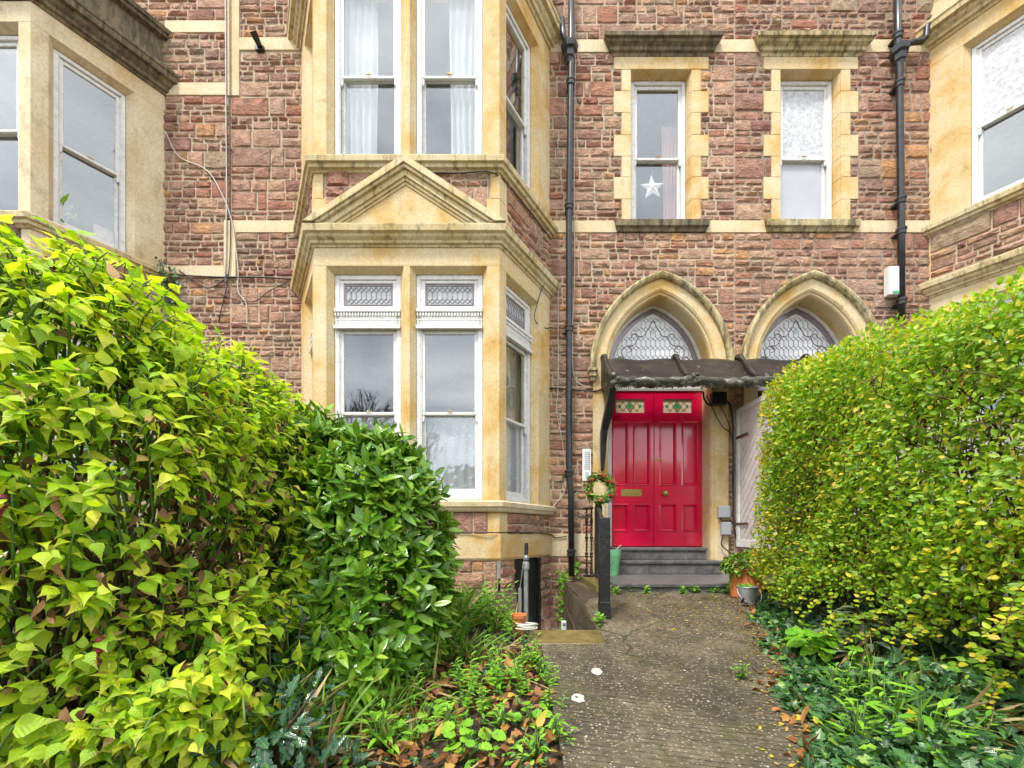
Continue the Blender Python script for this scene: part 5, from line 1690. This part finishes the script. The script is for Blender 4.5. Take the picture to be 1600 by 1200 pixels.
lime_shrub()

# ------------------------------------------------------------------ laurel
def laurel():
    E = [(-.97, 3.0, -.16, .56, .60, .91), (-1.38, 3.1, -.06, .42, .50, .95), (-.92, 2.75, -.50, .54, .48, .55), (-.95, 2.42, -.72, .32, .34, .34)]
    t = thing("laurel_bush", "rounded laurel bush with glossy dark green leaves below the bay window", "bush", (-1.0, 3.0 - DIST, -.95))
    n = 1050
    P, N = shell(E, n, .80, .97, seen, -.95)
    LP, LD, LN, LS = [], [], [], []
    lines = []
    for p, m in zip(P, N):
        d = m * 1.0 + np.array([0, 0, .40]) + NG.normal(size=3) * .30
        d /= np.linalg.norm(d)
        L_ = NG.uniform(.06, .13)
        k = NG.integers(5, 9)
        a0 = NG.uniform(0, 6.28)
        s1 = np.cross(d, [.2, .3, .9]); s1 /= np.linalg.norm(s1); s2 = np.cross(d, s1)
        for i in range(k):
            f = i / k
            a = a0 + i * 2.4
            o = s1 * cos(a) + s2 * sin(a)
            LP.append(p + d * L_ * (f - .6)); LD.append(o * (1.0 - .35 * f) + d * (.25 + .5 * f) + NG.normal(size=3) * .15)
            LN.append(d * .9 + m * .5 + np.array([0, 0, .35]) - o * .2 + NG.normal(size=3) * .15); LS.append(NG.uniform(.085, .155) * (1 - .2 * f))
        lines.append([p - d * (L_ + .12), p + d * L_ * .4])
    leaves("foliage", T_LAUREL, LP, LD, LN, LS, M['lf_laurel'], t)
    n = 1300
    P, N = shell([(a, b, c, d * .78, e * .78, f * .8) for a, b, c, d, e, f in E], n, .6, 1.0, None, -.95)
    leaves("inner_leaves", T_LAUREL, P, rdir(n), N + rdir(n) * .5, NG.uniform(.09, .13, n), M['lf_laurel'], t)
    stems("twigs", lines, M['stem_green'], t, .005, .003, 4)
    lines = []
    for _ in range(16):
        b = Vector((rnd(-1.3, -.7), 3.0 - DIST + rnd(-.3, .3), -1.0)); top = b + Vector((rnd(-.2, .1), rnd(-.1, .3), rnd(.8, 1.3)))
        lines.append(smooth_path([b, b.lerp(top, .5) + Vector((rnd(-.08, .08), 0, .05)), top], 4))
    stems("branches", lines, M['stem_brown'], t, .020, .006, 6)
laurel()

# ------------------------------------------------------------------ spiny dark shrub low between them
def holly(label, ells, n, size):
    t = thing("spiny_shrub", label, "shrub", (ells[0][0], ells[0][1] - DIST, -1.0), "low dark spiny shrubs")
    P, N = shell(ells, n, .6, 1.02, None, -1.05)
    leaves("foliage", T_HOLLY, P, N * .8 + rdir(n) * .7, N * .5 + np.array([0, -.2, .8]) + rdir(n) * .35, NG.uniform(size * .75, size * 1.2, n), M['lf_holly'], t)
    stems("stems", [[(e[0] + rnd(-.1, .1), e[1] - DIST, -1.05), (e[0] + rnd(-.25, .25), e[1] - DIST + rnd(-.2, .2), e[2] + rnd(0, .3))] for e in ells for _ in range(6)], M['stem_brown'], t, .008, .004)
holly("dark spiny evergreen shrub between the lime shrub and the laurel", [(-1.16, 2.12, -.62, .16, .18, .26), (-1.06, 2.0, -.85, .24, .2, .2)], 300, .07)
holly("low dark spiny evergreen in the bottom left corner bed", [(-.78, 1.62, -.98, .26, .22, .16), (-1.0, 1.75, -.86, .22, .2, .22)], 230, .08)

# ================================================================== right: privet hedge
def privet():
    t = thing("privet_hedge", "tall clipped privet hedge with small yellow-green leaves right of the path", "hedge", (2.9, 2.6 - DIST, -.9))
    # rounded box, its long face towards the path
    cx, ct, cz = 2.98, 2.45, .20
    hx, ht, hz = .83, 1.72, 1.125
    def surf(n, lo, hi):
        f = NG.choice(4, n, p=[.56, .22, .16, .06])
        a, b = NG.uniform(-1, 1, n), NG.uniform(-1, 1, n)
        q = np.zeros((n, 3))
        q[f == 0] = np.stack([-np.ones(n), a, b], 1)[f == 0]
        q[f == 1] = np.stack([a, b, np.ones(n)], 1)[f == 1]
        q[f == 2] = np.stack([a, np.ones(n), b], 1)[f == 2]
        q[f == 3] = np.stack([a, -np.ones(n), b], 1)[f == 3]
        e = 4.8
        s = 1 / (np.abs(q) ** e).sum(1) ** (1 / e)
        u = q * s[:, None]
        nn = norm(np.sign(u) * np.abs(u) ** (e - 1) / np.array([hx, ht, hz]))
        p = np.array([cx, ct - DIST, cz]) + u * np.array([hx, ht, hz]) * NG.uniform(lo, hi, (n, 1))
        # uneven clipping: shallow swells, and the skirt thins out towards the ground
        sw = .05 * np.sin(p[:, 1] * 3.1 + 1) * np.cos(p[:, 2] * 3.7) + .03 * np.sin(p[:, 1] * 7.3 + p[:, 2] * 5.1)
        p = p + nn * sw[:, None]
        p[:, 2] += np.clip(p[:, 1] + DIST - 2.6, -1.2, 2) * np.clip(p[:, 2] + .3, 0, 2) * .105
        bot = -.43 + .07 * np.clip(-p[:, 1] - 3.0, 0, 1) - .07 * np.sin(p[:, 1] * 4.3) - .05 * np.clip((-p[:, 1] - 3.4), 0, 1.2)
        ok = p[:, 2] > bot + NG.normal(0, .07, n)
        return p[ok], nn[ok]
    P, N = surf(62000, .88, 1.02)
    # bare spots where twigs and the wall behind show
    hole = np.sin(P[:, 1] * 5.3 + .7) * np.sin(P[:, 2] * 6.1 + 1.9) + .5 * np.sin(P[:, 1] * 11 + P[:, 2] * 9)
    thin = np.clip((P[:, 1] + DIST - 3.4) * -1, -1, 1) * .25 + np.clip(.25 - P[:, 2], 0, 1) * .35
    keep = NG.random(len(P)) > np.where(hole + thin > .78, .62, .03)
    P, N = P[keep], N[keep]
    n = len(P)
    yel = np.clip(.07 + .62 * np.clip((P[:, 1] + DIST - 3.5) / .5, 0, 1) + .25 * np.clip(P[:, 2] - .9, 0, .5) + .18 * np.sin(P[:, 1] * 4 + P[:, 2] * 3) * (P[:, 2] < .6) * (P[:, 2] > -.2), .04, .75) * np.where((P[:, 2] < -.2) & (P[:, 1] + DIST < 3.4), .5, 1.0)
    mi = (NG.random(n) < yel).astype(int)
    leaves("foliage", T_PRIVET, P, N * .45 + rdir(n) * .9 + np.array([0, 0, .15]), N * .9 * (N[:, 2:3] > -.4) + np.where(N[:, 2:3] > -.4, np.array([[0, 0, .55]]), np.array([[-.7, -.3, .35]])) + rdir(n) * .5, NG.uniform(.022, .043, n), [M['lf_privet'], M['lf_yellow']], t, mi)
    P, N = surf(17000, .58, .90)
    leaves("inner_leaves", T_PRIVET, P, rdir(len(P)), N + rdir(len(P)) * .6, NG.uniform(.03, .05, len(P)), [M['lf_privet'], M['lf_dead']], t, NG.choice(2, len(P), p=[.7, .3]))
    lines = []
    for _ in range(230):
        y = rnd(ct - ht * .92, ct + ht * .92) - DIST
        b = Vector((cx + rnd(-.35, .2), y + rnd(-.1, .1), -1.0))
        top = Vector((cx + rnd(-.50, .3), y + rnd(-.35, .35), rnd(.0, 1.25)))
        lines.append(smooth_path([b, b.lerp(top, .55) + Vector((rnd(-.08, .08), rnd(-.1, .1), 0)), top], 3))
    stems("stems", lines, M['stem_brown'], t, .011, .003, 5)
    lines = []
    for _ in range(260):
        p = Vector((cx - hx * rnd(.75, 1.0), rnd(ct - ht, 3.6) - DIST, rnd(-.6, 1.0)))
        lines.append([p + Vector((.22, rnd(-.1, .1), -.12)), p, p + Vector((-rnd(.02, .08), rnd(-.12, .12), rnd(.02, .1)))])
    stems("twigs", lines, M['stem_brown'], t, .0045, .002, 4)
    # long loose shoots bending out of the skirt
    LP, LD, LN, LS, lines = [], [], [], [], []
    for _ in range(46):
        y = rnd(1.5, 3.2)
        b = Vector((cx - hx * .9, y - DIST, rnd(-.75, -.2)))
        e = b + Vector((-rnd(.05, .30), rnd(-.35, .25), -rnd(.0, .22)))
        pts = smooth_path([b, b.lerp(e, .5) + Vector((0, 0, .06)), e], 5)
        lines.append(pts)
        for p in pts[2:]:
            for sg in (-1, 1):
                LP.append(p); LD.append(np.array([rnd(-.5, .2), sg * .8 + rnd(-.3, .3), rnd(-.1, .5)])); LN.append(np.array([rnd(-1.2, -.2), rnd(-.8, .3), .7])); LS.append(rnd(.025, .045))
    leaves("loose_shoots", T_PRIVET, LP, LD, LN, LS, [M['lf_privet'], M['lf_yellow']], t, NG.choice(2, len(LP), p=[.75, .25]))
    stems("shoot_stems", lines, M['stem_brown'], t, .003, .0015, 4)
privet()
# pale rendered garden wall behind the hedge
mb = MB(); mb.box(4.1, 4.28, -5.6, -.9, -1.3, .95); mb.box(4.06, 4.32, -5.62, -.88, .95, 1.02)
tag(mb.build("rendered_wall", M['plastic'], bevel=.01), "pale rendered garden wall glimpsed through gaps in the privet hedge", "wall")

# ================================================================== ground cover
def gz(p, add=.0): return np.array([zg(y) for y in p]) + add
def edge_x(y):
    """right edge of the open path"""
    t = y + DIST
    return np.interp(t, [1.0, 1.84, 2.65, 3.37, 4.3, 4.9], [1.05, 1.32, 1.70, 2.02, 2.42, 2.70])
def ivy():
    n = 15000
    y = NG.uniform(1.15, 4.75, n) - DIST
    x = edge_x(y) + NG.gamma(1.6, .40, n) - .04 + .06 * np.sin(y * 9)
    ok = x < 3.6
    x, y = x[ok], y[ok]; n = len(x)
    h = .05 + (.09 + .26 * np.clip((x - edge_x(y) - .25) / .9, 0, 1)) * np.clip((x - edge_x(y)) / .4, 0, 1) * (1 + .5 * np.sin(x * 7) * np.sin(y * 6))
    z = gz(y) + NG.uniform(.25, 1.0, n) * h
    leaves("ivy", T_IVY, np.stack([x, y, z], 1), rdir(n) + np.array([-.5, -.4, -.1]), np.array([-.25, -.35, 1]) + rdir(n) * .45, NG.uniform(.035, .075, n), [M['lf_ivy'], M['lf_yellow'], M['lf_weed']], None, NG.choice(3, n, p=[.955, .01, .035]), 'stuff')
ivy()
def ivy_left():
    n = 3600
    x = NG.uniform(-1.9, .15, n); y = NG.uniform(1.2, 3.5, n) - DIST
    z = gz(y) + NG.uniform(.01, .07, n)
    ok = NG.random(n) < .55 + .3 * np.sin(x * 5 + 1) * np.sin(y * 4)
    leaves("ground_cover", T_IVY + T_PRIVET, np.stack([x, y, z], 1)[ok], (rdir(n) + np.array([.3, -.4, 0]))[ok], (np.array([0, -.3, 1]) + rdir(n) * .4)[ok], NG.uniform(.02, .05, n)[ok], [M['lf_ivy'], M['lf_weed']], None, NG.choice(2, int(ok.sum()), p=[.55, .45]), 'stuff')
ivy_left()
def fallen():
    n = 1050
    a = NG.uniform(-.95, .24, n); ya = NG.uniform(1.35, 3.1, n) - DIST
    yb = NG.uniform(1.3, 4.7, n) - DIST; b = edge_x(yb) + NG.normal(.03, .09, n)
    x = np.where(NG.random(n) < .72, a, b); y = np.where(x == a, ya, yb)
    ok = (x < .20) | (x > .9)
    x, y = x[ok], y[ok]; n = len(x)
    leaves("fallen_leaves", T_CURL + T_IVY, np.stack([x, y, gz(y) + NG.uniform(.022, .05, n)], 1), rdir(n) * np.array([1, 1, .3]), np.array([0, 0, 1]) + rdir(n) * .5, NG.uniform(.03, .075, n), M['lf_fallen'], None, None, 'stuff')
    n = 900
    y = np.concatenate([NG.uniform(3.4, 4.72, n // 2), NG.uniform(1.4, 4.6, n - n // 2)]) - DIST
    x = np.concatenate([NG.uniform(1.2, 2.6, n // 2), edge_x(y[n // 2:]) - np.abs(NG.normal(0, .12, n - n // 2))])
    leaves("leaf_litter", T_PRIVET, np.stack([x, y, gz(y) + .026], 1), rdir(n) * np.array([1, 1, .1]), np.array([0, 0, 1]) + rdir(n) * .2, NG.uniform(.012, .03, n), [M['lf_yellow'], M['lf_fallen'], M['lf_straw']], None, NG.choice(3, n, p=[.35, .35, .3]), 'stuff')
fallen()
def grass():
    P, Dv, Nv, S_, mi = [], [], [], [], []
    def tuft(px, py, n, spread, ln, straw=.15, lean=(0, 0), lift=0.0):
        tt = 1.2158 / ((py - HZ) / F + .11); c = PX(px, py, tt)
        for _ in range(n):
            x, y = c.x + rnd(-spread, spread), c.y + rnd(-spread, spread)
            P.append((x, y, zg(y) + lift)); Dv.append((rnd(-.6, .6) + lean[0], rnd(-.6, .6) + lean[1], 1)); Nv.append((rnd(-1, 1), rnd(-1, 1), .3)); S_.append(rnd(.6, 1.15) * ln); mi.append(1 if RR.random() < straw else 0)
    for px, py, n, sp, ln in ((700, 985, 150, .16, .34), (735, 965, 110, .12, .30), (660, 1010, 80, .15, .34), (780, 985, 70, .10, .2), (560, 1130, 60, .14, .30), (480, 1180, 90, .16, .34), (425, 1160, 90, .2, .4), (350, 1170, 70, .2, .45), (610, 1100, 90, .14, .16), (640, 1150, 60, .12, .14), (200, 1190, 60, .2, .5), (820, 1040, 40, .08, .12), (690, 1000, 120, .14, .36), (640, 1040, 80, .12, .30), (720, 1030, 70, .12, .26)):
        tuft(px, py, n, sp, ln)
    for px, py, n in ((600, 1120, 40), (650, 1085, 30), (560, 1165, 40), (790, 1020, 20)): tuft(px, py, n, .13, .2, .92, (rnd(-1.5, 1.5), rnd(-1.5, .5)))
    for px, py, n in ((1345, 1085, 30), (1400, 1115, 40), (1460, 1150, 40), (1500, 1170, 26), (1330, 1060, 20)): tuft(px, py, n, .12, .26, .8, (.9, -1.0), .10)
    for px, py, n in ((1420, 1180, 24), (1500, 1120, 24), (1560, 1160, 24), (1350, 1130, 16)): tuft(px, py, n, .12, .26, .1, (.2, -.6), .08)
    leaves("grass", T_BLADE, P, Dv, Nv, S_, [M['lf_grass'], M['lf_straw']], None, mi, 'stuff')
grass()

# leafy weeds and other single plants in the beds
def weed(name, label, group, px, py, kind, scale=1.0, dz=0.0, n=60, mat='lf_weed', T=None, size=.07, cat="plant"):
    tt = 1.2158 / ((py - HZ) / F + .11); c = PX(px, py, tt); c.z = zg(c.y) + dz
    t = thing(name, label, cat, c, group)
    LP, LD, LN, LS, lines = [], [], [], [], []
    if kind == 'rosette':
        for i in range(n):
            a = rnd(0, 2 * pi); r = abs(RR.gauss(0, .07)) * scale; h = rnd(.02, .22) * scale * (1.1 - min(1, r / (.2 * scale)))
            o = np.array([cos(a), sin(a), 0])
            p = np.array(c) + o * r + np.array([0, 0, h])
            LP.append(p); LD.append(o * .9 + np.array([0, 0, rnd(-.1, .8)])); LN.append(np.array([0, -.2, 1]) - o * .3); LS.append(rnd(.7, 1.2) * size * scale)
            lines.append([tuple(np.array(c) + o * r * .3), tuple(p)])
    elif kind == 'stalk':
        for s in range(max(3, n // 9)):
            a = rnd(0, 2 * pi); r = rnd(0, .10) * scale
            b = Vector(c) + Vector((r * cos(a), r * sin(a), 0)); top = b + Vector((rnd(-.1, .1), rnd(-.1, .1), rnd(.15, .32))) * scale
            lines.append([b, b.lerp(top, .5), top])
            for i in range(9):
                f = .25 + .75 * i / 8; q = b.lerp(top, f); aa = i * 2.4
                LP.append(q); LD.append(np.array([cos(aa), sin(aa), .35 + .5 * (f > .9)])); LN.append(np.array([0, -.2, 1])); LS.append(rnd(.8, 1.2) * size * scale * (1.15 - .5 * f))
    elif kind == 'petiole':
        for i in range(n):
            a = rnd(0, 2 * pi); r = rnd(.02, .17) * scale; h = rnd(.04, .15) * scale
            o = np.array([cos(a), sin(a), 0]); p = np.array(c) + o * r + np.array([0, 0, h])
            lines.append([tuple(c), tuple(np.array(c) + o * r * .6 + np.array([0, 0, h * .8])), tuple(p)])
            LP.append(p - o * size * scale * .4); LD.append(o + np.array([0, 0, rnd(-.3, .2)])); LN.append(np.array([0, -.35, 1]) + o * .3); LS.append(rnd(.7, 1.2) * size * scale)
    leaves("foliage", T or T_LANCE, LP, LD, LN, LS, M[mat], t)
    stems("stems", lines, M['stem_green'], t, .004, .002, 4)
G1 = "leafy weeds in the left bed"
LW = "fresh green leafy weed in the bed between laurel and path"
for px, py, k, s, n in ((770, 975, 'stalk', 1.25, 110), (745, 985, 'stalk', 1.1, 80), (800, 1000, 'stalk', .8, 50), (775, 1078, 'stalk', .95, 90), (740, 1085, 'stalk', .9, 70), (830, 1045, 'stalk', .75, 60), (800, 1070, 'stalk', .7, 60), (660, 1075, 'stalk', .8, 50), (690, 1040, 'stalk', 1.0, 70), (845, 1055, 'rosette', .6, 40), (640, 1100, 'stalk', .7, 60), (850, 1075, 'stalk', .55, 50), (862, 1110, 'stalk', .5, 45), (868, 1160, 'rosette', .6, 40), (600, 1170, 'rosette', .9, 50), (720, 1110, 'stalk', .6, 50), (650, 1030, 'stalk', 1.1, 80), (815, 1090, 'stalk', .6, 50), (760, 1120, 'stalk', .6, 50), (700, 1150, 'rosette', .7, 40), (785, 1140, 'rosette', .6, 40), (838, 1185, 'rosette', .6, 40), (590, 1110, 'stalk', .8, 60), (700, 985, 'stalk', 1.0, 70)):
    weed("leafy_weed", LW, G1, px, py, k, s, 0, n)
G2 = "round-leaved plants in the left bed"
for px, py, s, n in ((640, 1160, .75, 8), (690, 1120, .7, 8), (745, 1165, .8, 9), (830, 1135, .65, 10), (860, 1150, .5, 8), (720, 1195, .8, 8)):
    weed("round_leaved_plant", "low plant with pale round scalloped leaves among fallen leaves", G2, px, py, 'petiole', s, 0, n, 'lf_weed', T_ROUND, .075)
weed("broad_leaved_plant", "pale green broad-leaved plant at the right edge of the path", None, 1285, 1048, 'petiole', 1.3, .08, 40, 'lf_weed', T_ROUND, .075)
weed("sage_plant", "grey green sage-like plant beside the broad-leaved plant in the ivy", None, 1345, 1060, 'rosette', 1.4, .12, 46, 'lf_sage', T_LANCE, .09)
weed("sage_plant", "greyish plant half withered in the ivy further right", None, 1480, 1085, 'rosette', 1.2, .25, 40, 'lf_sage', T_LANCE, .06)
weed("strap_leaved_plant", "bright green plant with large leaves at the right frame edge", None, 1575, 1150, 'stalk', 1.5, .12, 60, 'lf_weed', T_LANCE, .085)
weed("strap_leaved_plant", "bright green plant with long leaves low in the bottom right bed", None, 1440, 1210, 'rosette', 1.1, .10, 40, 'lf_weed', T_LANCE, .075)
G4 = "leafy weeds at the ivy edge"
for px, py, k, s, n in ((1330, 1110, 'stalk', .8, 60), (1380, 1160, 'stalk', .9, 60), (1340, 1180, 'rosette', .9, 40), (1520, 1180, 'stalk', 1.0, 60), (1300, 1090, 'rosette', .6, 30), (1460, 1120, 'stalk', .9, 50)):
    weed("leafy_weed", "fresh green weed growing out of the ivy right of the path", G4, px, py, k, s, .06, n)
G3 = "weeds sprouting along the landing"
for px, py in ((985, 926), (1010, 929), (1100, 926), (1118, 928), (1135, 929), (1085, 928), (962, 930), (1066, 929)):
    weed("sprouting_weed", "tiny green weed sprouting at the foot of the slate landing", G3, px, py + 1, 'rosette', .36, .02, 26, 'lf_weed', T_PRIVET, .10)
weed("sprouting_weed", "small green weed at the foot of the black newel post", None, 937, 978, 'rosette', .4, .02, 24, 'lf_weed', T_PRIVET, .11)
weed("sprouting_weed", "small green weed growing in a crack on the right side of the path", None, 1160, 1066, 'rosette', .5, .02, 26, 'lf_weed', T_PRIVET, .06)

def climber(name, label, pts, n, mat, size, spread):
    P = [Vector(p) for p in pts]
    t = thing(name, label, "climber", P[-1])
    path = smooth_path(P, 8)
    LP = []
    for _ in range(n):
        p = RR.choice(path); LP.append((p.x + RR.gauss(0, spread), p.y - abs(RR.gauss(0, .02)) - .005, p.z + RR.gauss(0, .05)))
    leaves("foliage", T_IVY, LP, rdir(n) + np.array([0, -.3, -.8]), rdir(n) * .4 + np.array([0, -1, .3]), NG.uniform(size * .6, size * 1.2, n), M[mat], t)
    stems("stem", [path], M['stem_brown'], t, .006, .004, 5)
climber("creeper", "ivy growing up the wall under the left bay's corner", [W_(272, 520), W_(271, 470), W_(274, 425)], 130, 'lf_ivy', .06, .05)
climber("creeper", "sparse ivy tendril on the corner of the left bay sill", [W_(255, 470, .12), W_(256, 430, .12), W_(252, 405, .12)], 60, 'lf_ivy', .045, .035)
climber("creeper", "green creeper hanging on the masonry beside the black basement door", [W_(877, 1000, .06), W_(878, 960, .06), W_(880, 920, .06), W_(878, 900, .06)], 230, 'lf_weed', .045, .035)
climber("creeper", "small creeper at the foot of the black downpipe", [W_(880, 905, .1), W_(899, 895, .1), W_(903, 880, .1)], 60, 'lf_weed', .035, .03)
# sticks and dead stalks lying in the left bed
mb = MB()
for (a, b, r) in (((767, 1103), (790, 1150), .009), ((800, 1062), (868, 1090), .005), ((735, 1215), (800, 1165), .005), ((640, 1030), (690, 1040), .005), ((560, 1010), (590, 1045), .006)):
    pts = []
    for px, py in (a, ((a[0] + b[0]) / 2 + 2, (a[1] + b[1]) / 2), b):
        tt = 1.2158 / ((py - HZ) / F + .11); p = PX(px, py, tt); pts.append(p + Vector((0, 0, .035)))
    m1 = MB(); m1.tube(pts, [r, r * .9, r * .5], 6)
    tag(m1.build("fallen_stick", M['lf_straw'], smooth=True), "dry stick lying among the fallen leaves of the left bed", "stick", "sticks in the left bed")

# ================================================================== curtains and other things in the windows
zc = .10
def cf(e): return e
curtain("curtain", fr_f, -.84, -.42, 4.0, 6.6, -.245, 5, .032, M['curtain'], "white voile curtain at the left of the upper bay window's left light")
curtain("curtain", fr_f, .47, .88, 4.0, 6.6, -.245, 5, .032, M['curtain'], "white voile curtain at the right of the upper bay window's right light")
curtain("curtain", fr_r, .10, .62, 4.0, 6.6, -.36, 6, .028, M['curtain'], "white voile curtain in the upper bay's side window behind the round hanging")
curtain("net_curtain", fr_f, .12, .86, .42, 1.40, -.215, 6, .012, M['lace'], "spotted lace net curtain in the lower bay window's right light")
curtain("net_curtain", fr_f, -.86, -.12, .42, 1.40, -.215, 6, .012, M['lace'], "lace net curtain in the lower bay window's left light, mostly behind the laurel")
curtain("net_curtain", fr_r, .20, .86, .42, 1.42, -.215, 7, .016, M['lace'], "lace net curtain in the lower half of the lower bay's side window")
curtain("curtain", fr_r, .20, .86, 1.45, 2.45, -.28, 8, .02, M['cream_curtain'], "cream pleated curtain in the lower bay's side window")
curtain("curtain", WF, CX1 + .14, CX1 + .36, 4.2, 6.1, -.34, 5, .022, M['pink_curtain'], "pink curtain in the straight window above the red door")
# hanging star
c = PX(1019, 293, DIST + .22)
mb = MB()
pts = []
for i in range(10):
    r = .19 if i % 2 == 0 else .078
    a = pi / 2 + i * pi / 5 + .06
    pts.append((c.x + r * cos(a), c.z + r * sin(a)))
ctr_f, ctr_b = (c.x, c.y - .035, c.z), (c.x, c.y + .035, c.z)
mb.add([(x, c.y, z) for x, z in pts] + [ctr_f, ctr_b], [(i, (i + 1) % 10, 10) for i in range(10)] + [((i + 1) % 10, i, 11) for i in range(10)])
st = mb.build("hanging_star", M['curtain'])
tag(st, "white paper star hanging in the straight window above the red door", "star")
mb = MB(); mb.tube([(c.x, c.y, c.z + .18), (c.x, c.y, 5.46)], .003, 5); mb.build("string", M['rope'], st)
# round hanging in the side window
q = [Vector(fr_r(.40, -.27, 6.05)), Vector(fr_r(.40, -.255, 6.05))]
mb = MB()
ring = lambda e, r: [fr_r(.38 + r * cos(a * pi / 14), e, 6.02 + r * sin(a * pi / 14)) for a in range(28)]
mb.loft([ring(-.21, .13), ring(-.195, .14), ring(-.185, .13)])
o = mb.build("round_hanging", M['cream_curtain']); tag(o, "round cream disc hanging in the upper bay's side window", "ornament")
# card and a leafy plant in the left bay's side window
L_f, L_r, L_l = bay_frames(C_LEFT)
mb = MB(); mb.box(.60, .85, -.24, -.225, 4.48 + ZL, 4.70 + ZL, 0, L_r)
tag(mb.build("card_sheet", M['card']), "piece of brown card propped in the left bay's window corner", "card")
n = 70
c = np.array(L_r(.28, -.30, 4.62 + ZL))
o = leaves("window_plant", T_LANCE, c + NG.normal(0, .05, (n, 3)) * np.array([1, 1, 1.6]), rdir(n) + np.array([0, 0, .8]), rdir(n), NG.uniform(.08, .16, n), M['lf_weed'])
tag(o, "green leafy houseplant on the sill inside the left bay's window", "houseplant")

# ================================================================== what the windows reflect: the far side of the street
def bare_tree(x, y, h, label, seed):
    R = random.Random(seed)
    t = thing("bare_tree", label, "tree", (x, y, -1.22), "bare trees across the street")
    mb = MB()
    def grow(p, d, L0, r, depth):
        q = p + d * L0
        m = p.lerp(q, .5) + Vector((R.uniform(-1, 1), R.uniform(-1, 1), 0)) * L0 * .06
        mb.tube([p, m, q], [r, r * .85, r * .68], 5 if depth > 2 else 4)
        if depth == 0: return
        for _ in range(3 if depth > 1 else 4):
            nd_ = (d + Vector((R.uniform(-1, 1), R.uniform(-1, 1), R.uniform(-.25, .8))) * .62).normalized()
            grow(q, nd_, L0 * R.uniform(.62, .82), r * .6, depth - 1)
    grow(Vector((x, y, -1.3)), Vector((R.uniform(-.05, .05), 0, 1)), h * .27, h * .018, 5)
    mb.build("trunk_and_limbs", M['bark'], t, normals=False)
bare_tree(-11.0, -25, 12.5, "bare winter tree across the street, reflected in the bay window", 3)
bare_tree(-7.6, -27, 11.0, "bare winter tree across the street, reflected in the bay window", 8)
bare_tree(9.0, -27, 11.5, "bare winter tree across the street, reflected in the bay window", 12)
def far_wood():
    E = []
    x = -36
    while x < 36:
        h = rnd(3.6, 5.6)
        E.append((x, -29 + rnd(-2, 2) + DIST, -1.2 + h * .3, rnd(2.2, 3.4), 2.2, h)); x += rnd(2.2, 3.6)
    n = 15000
    P, N = shell(E, n, .8, 1.03, None, -1.3)
    leaves("far_wood", T_ROUND, P, rdir(n), N + rdir(n) * .6, NG.uniform(.25, .55, n), M['lf_far'], None, None, 'stuff')
far_wood()
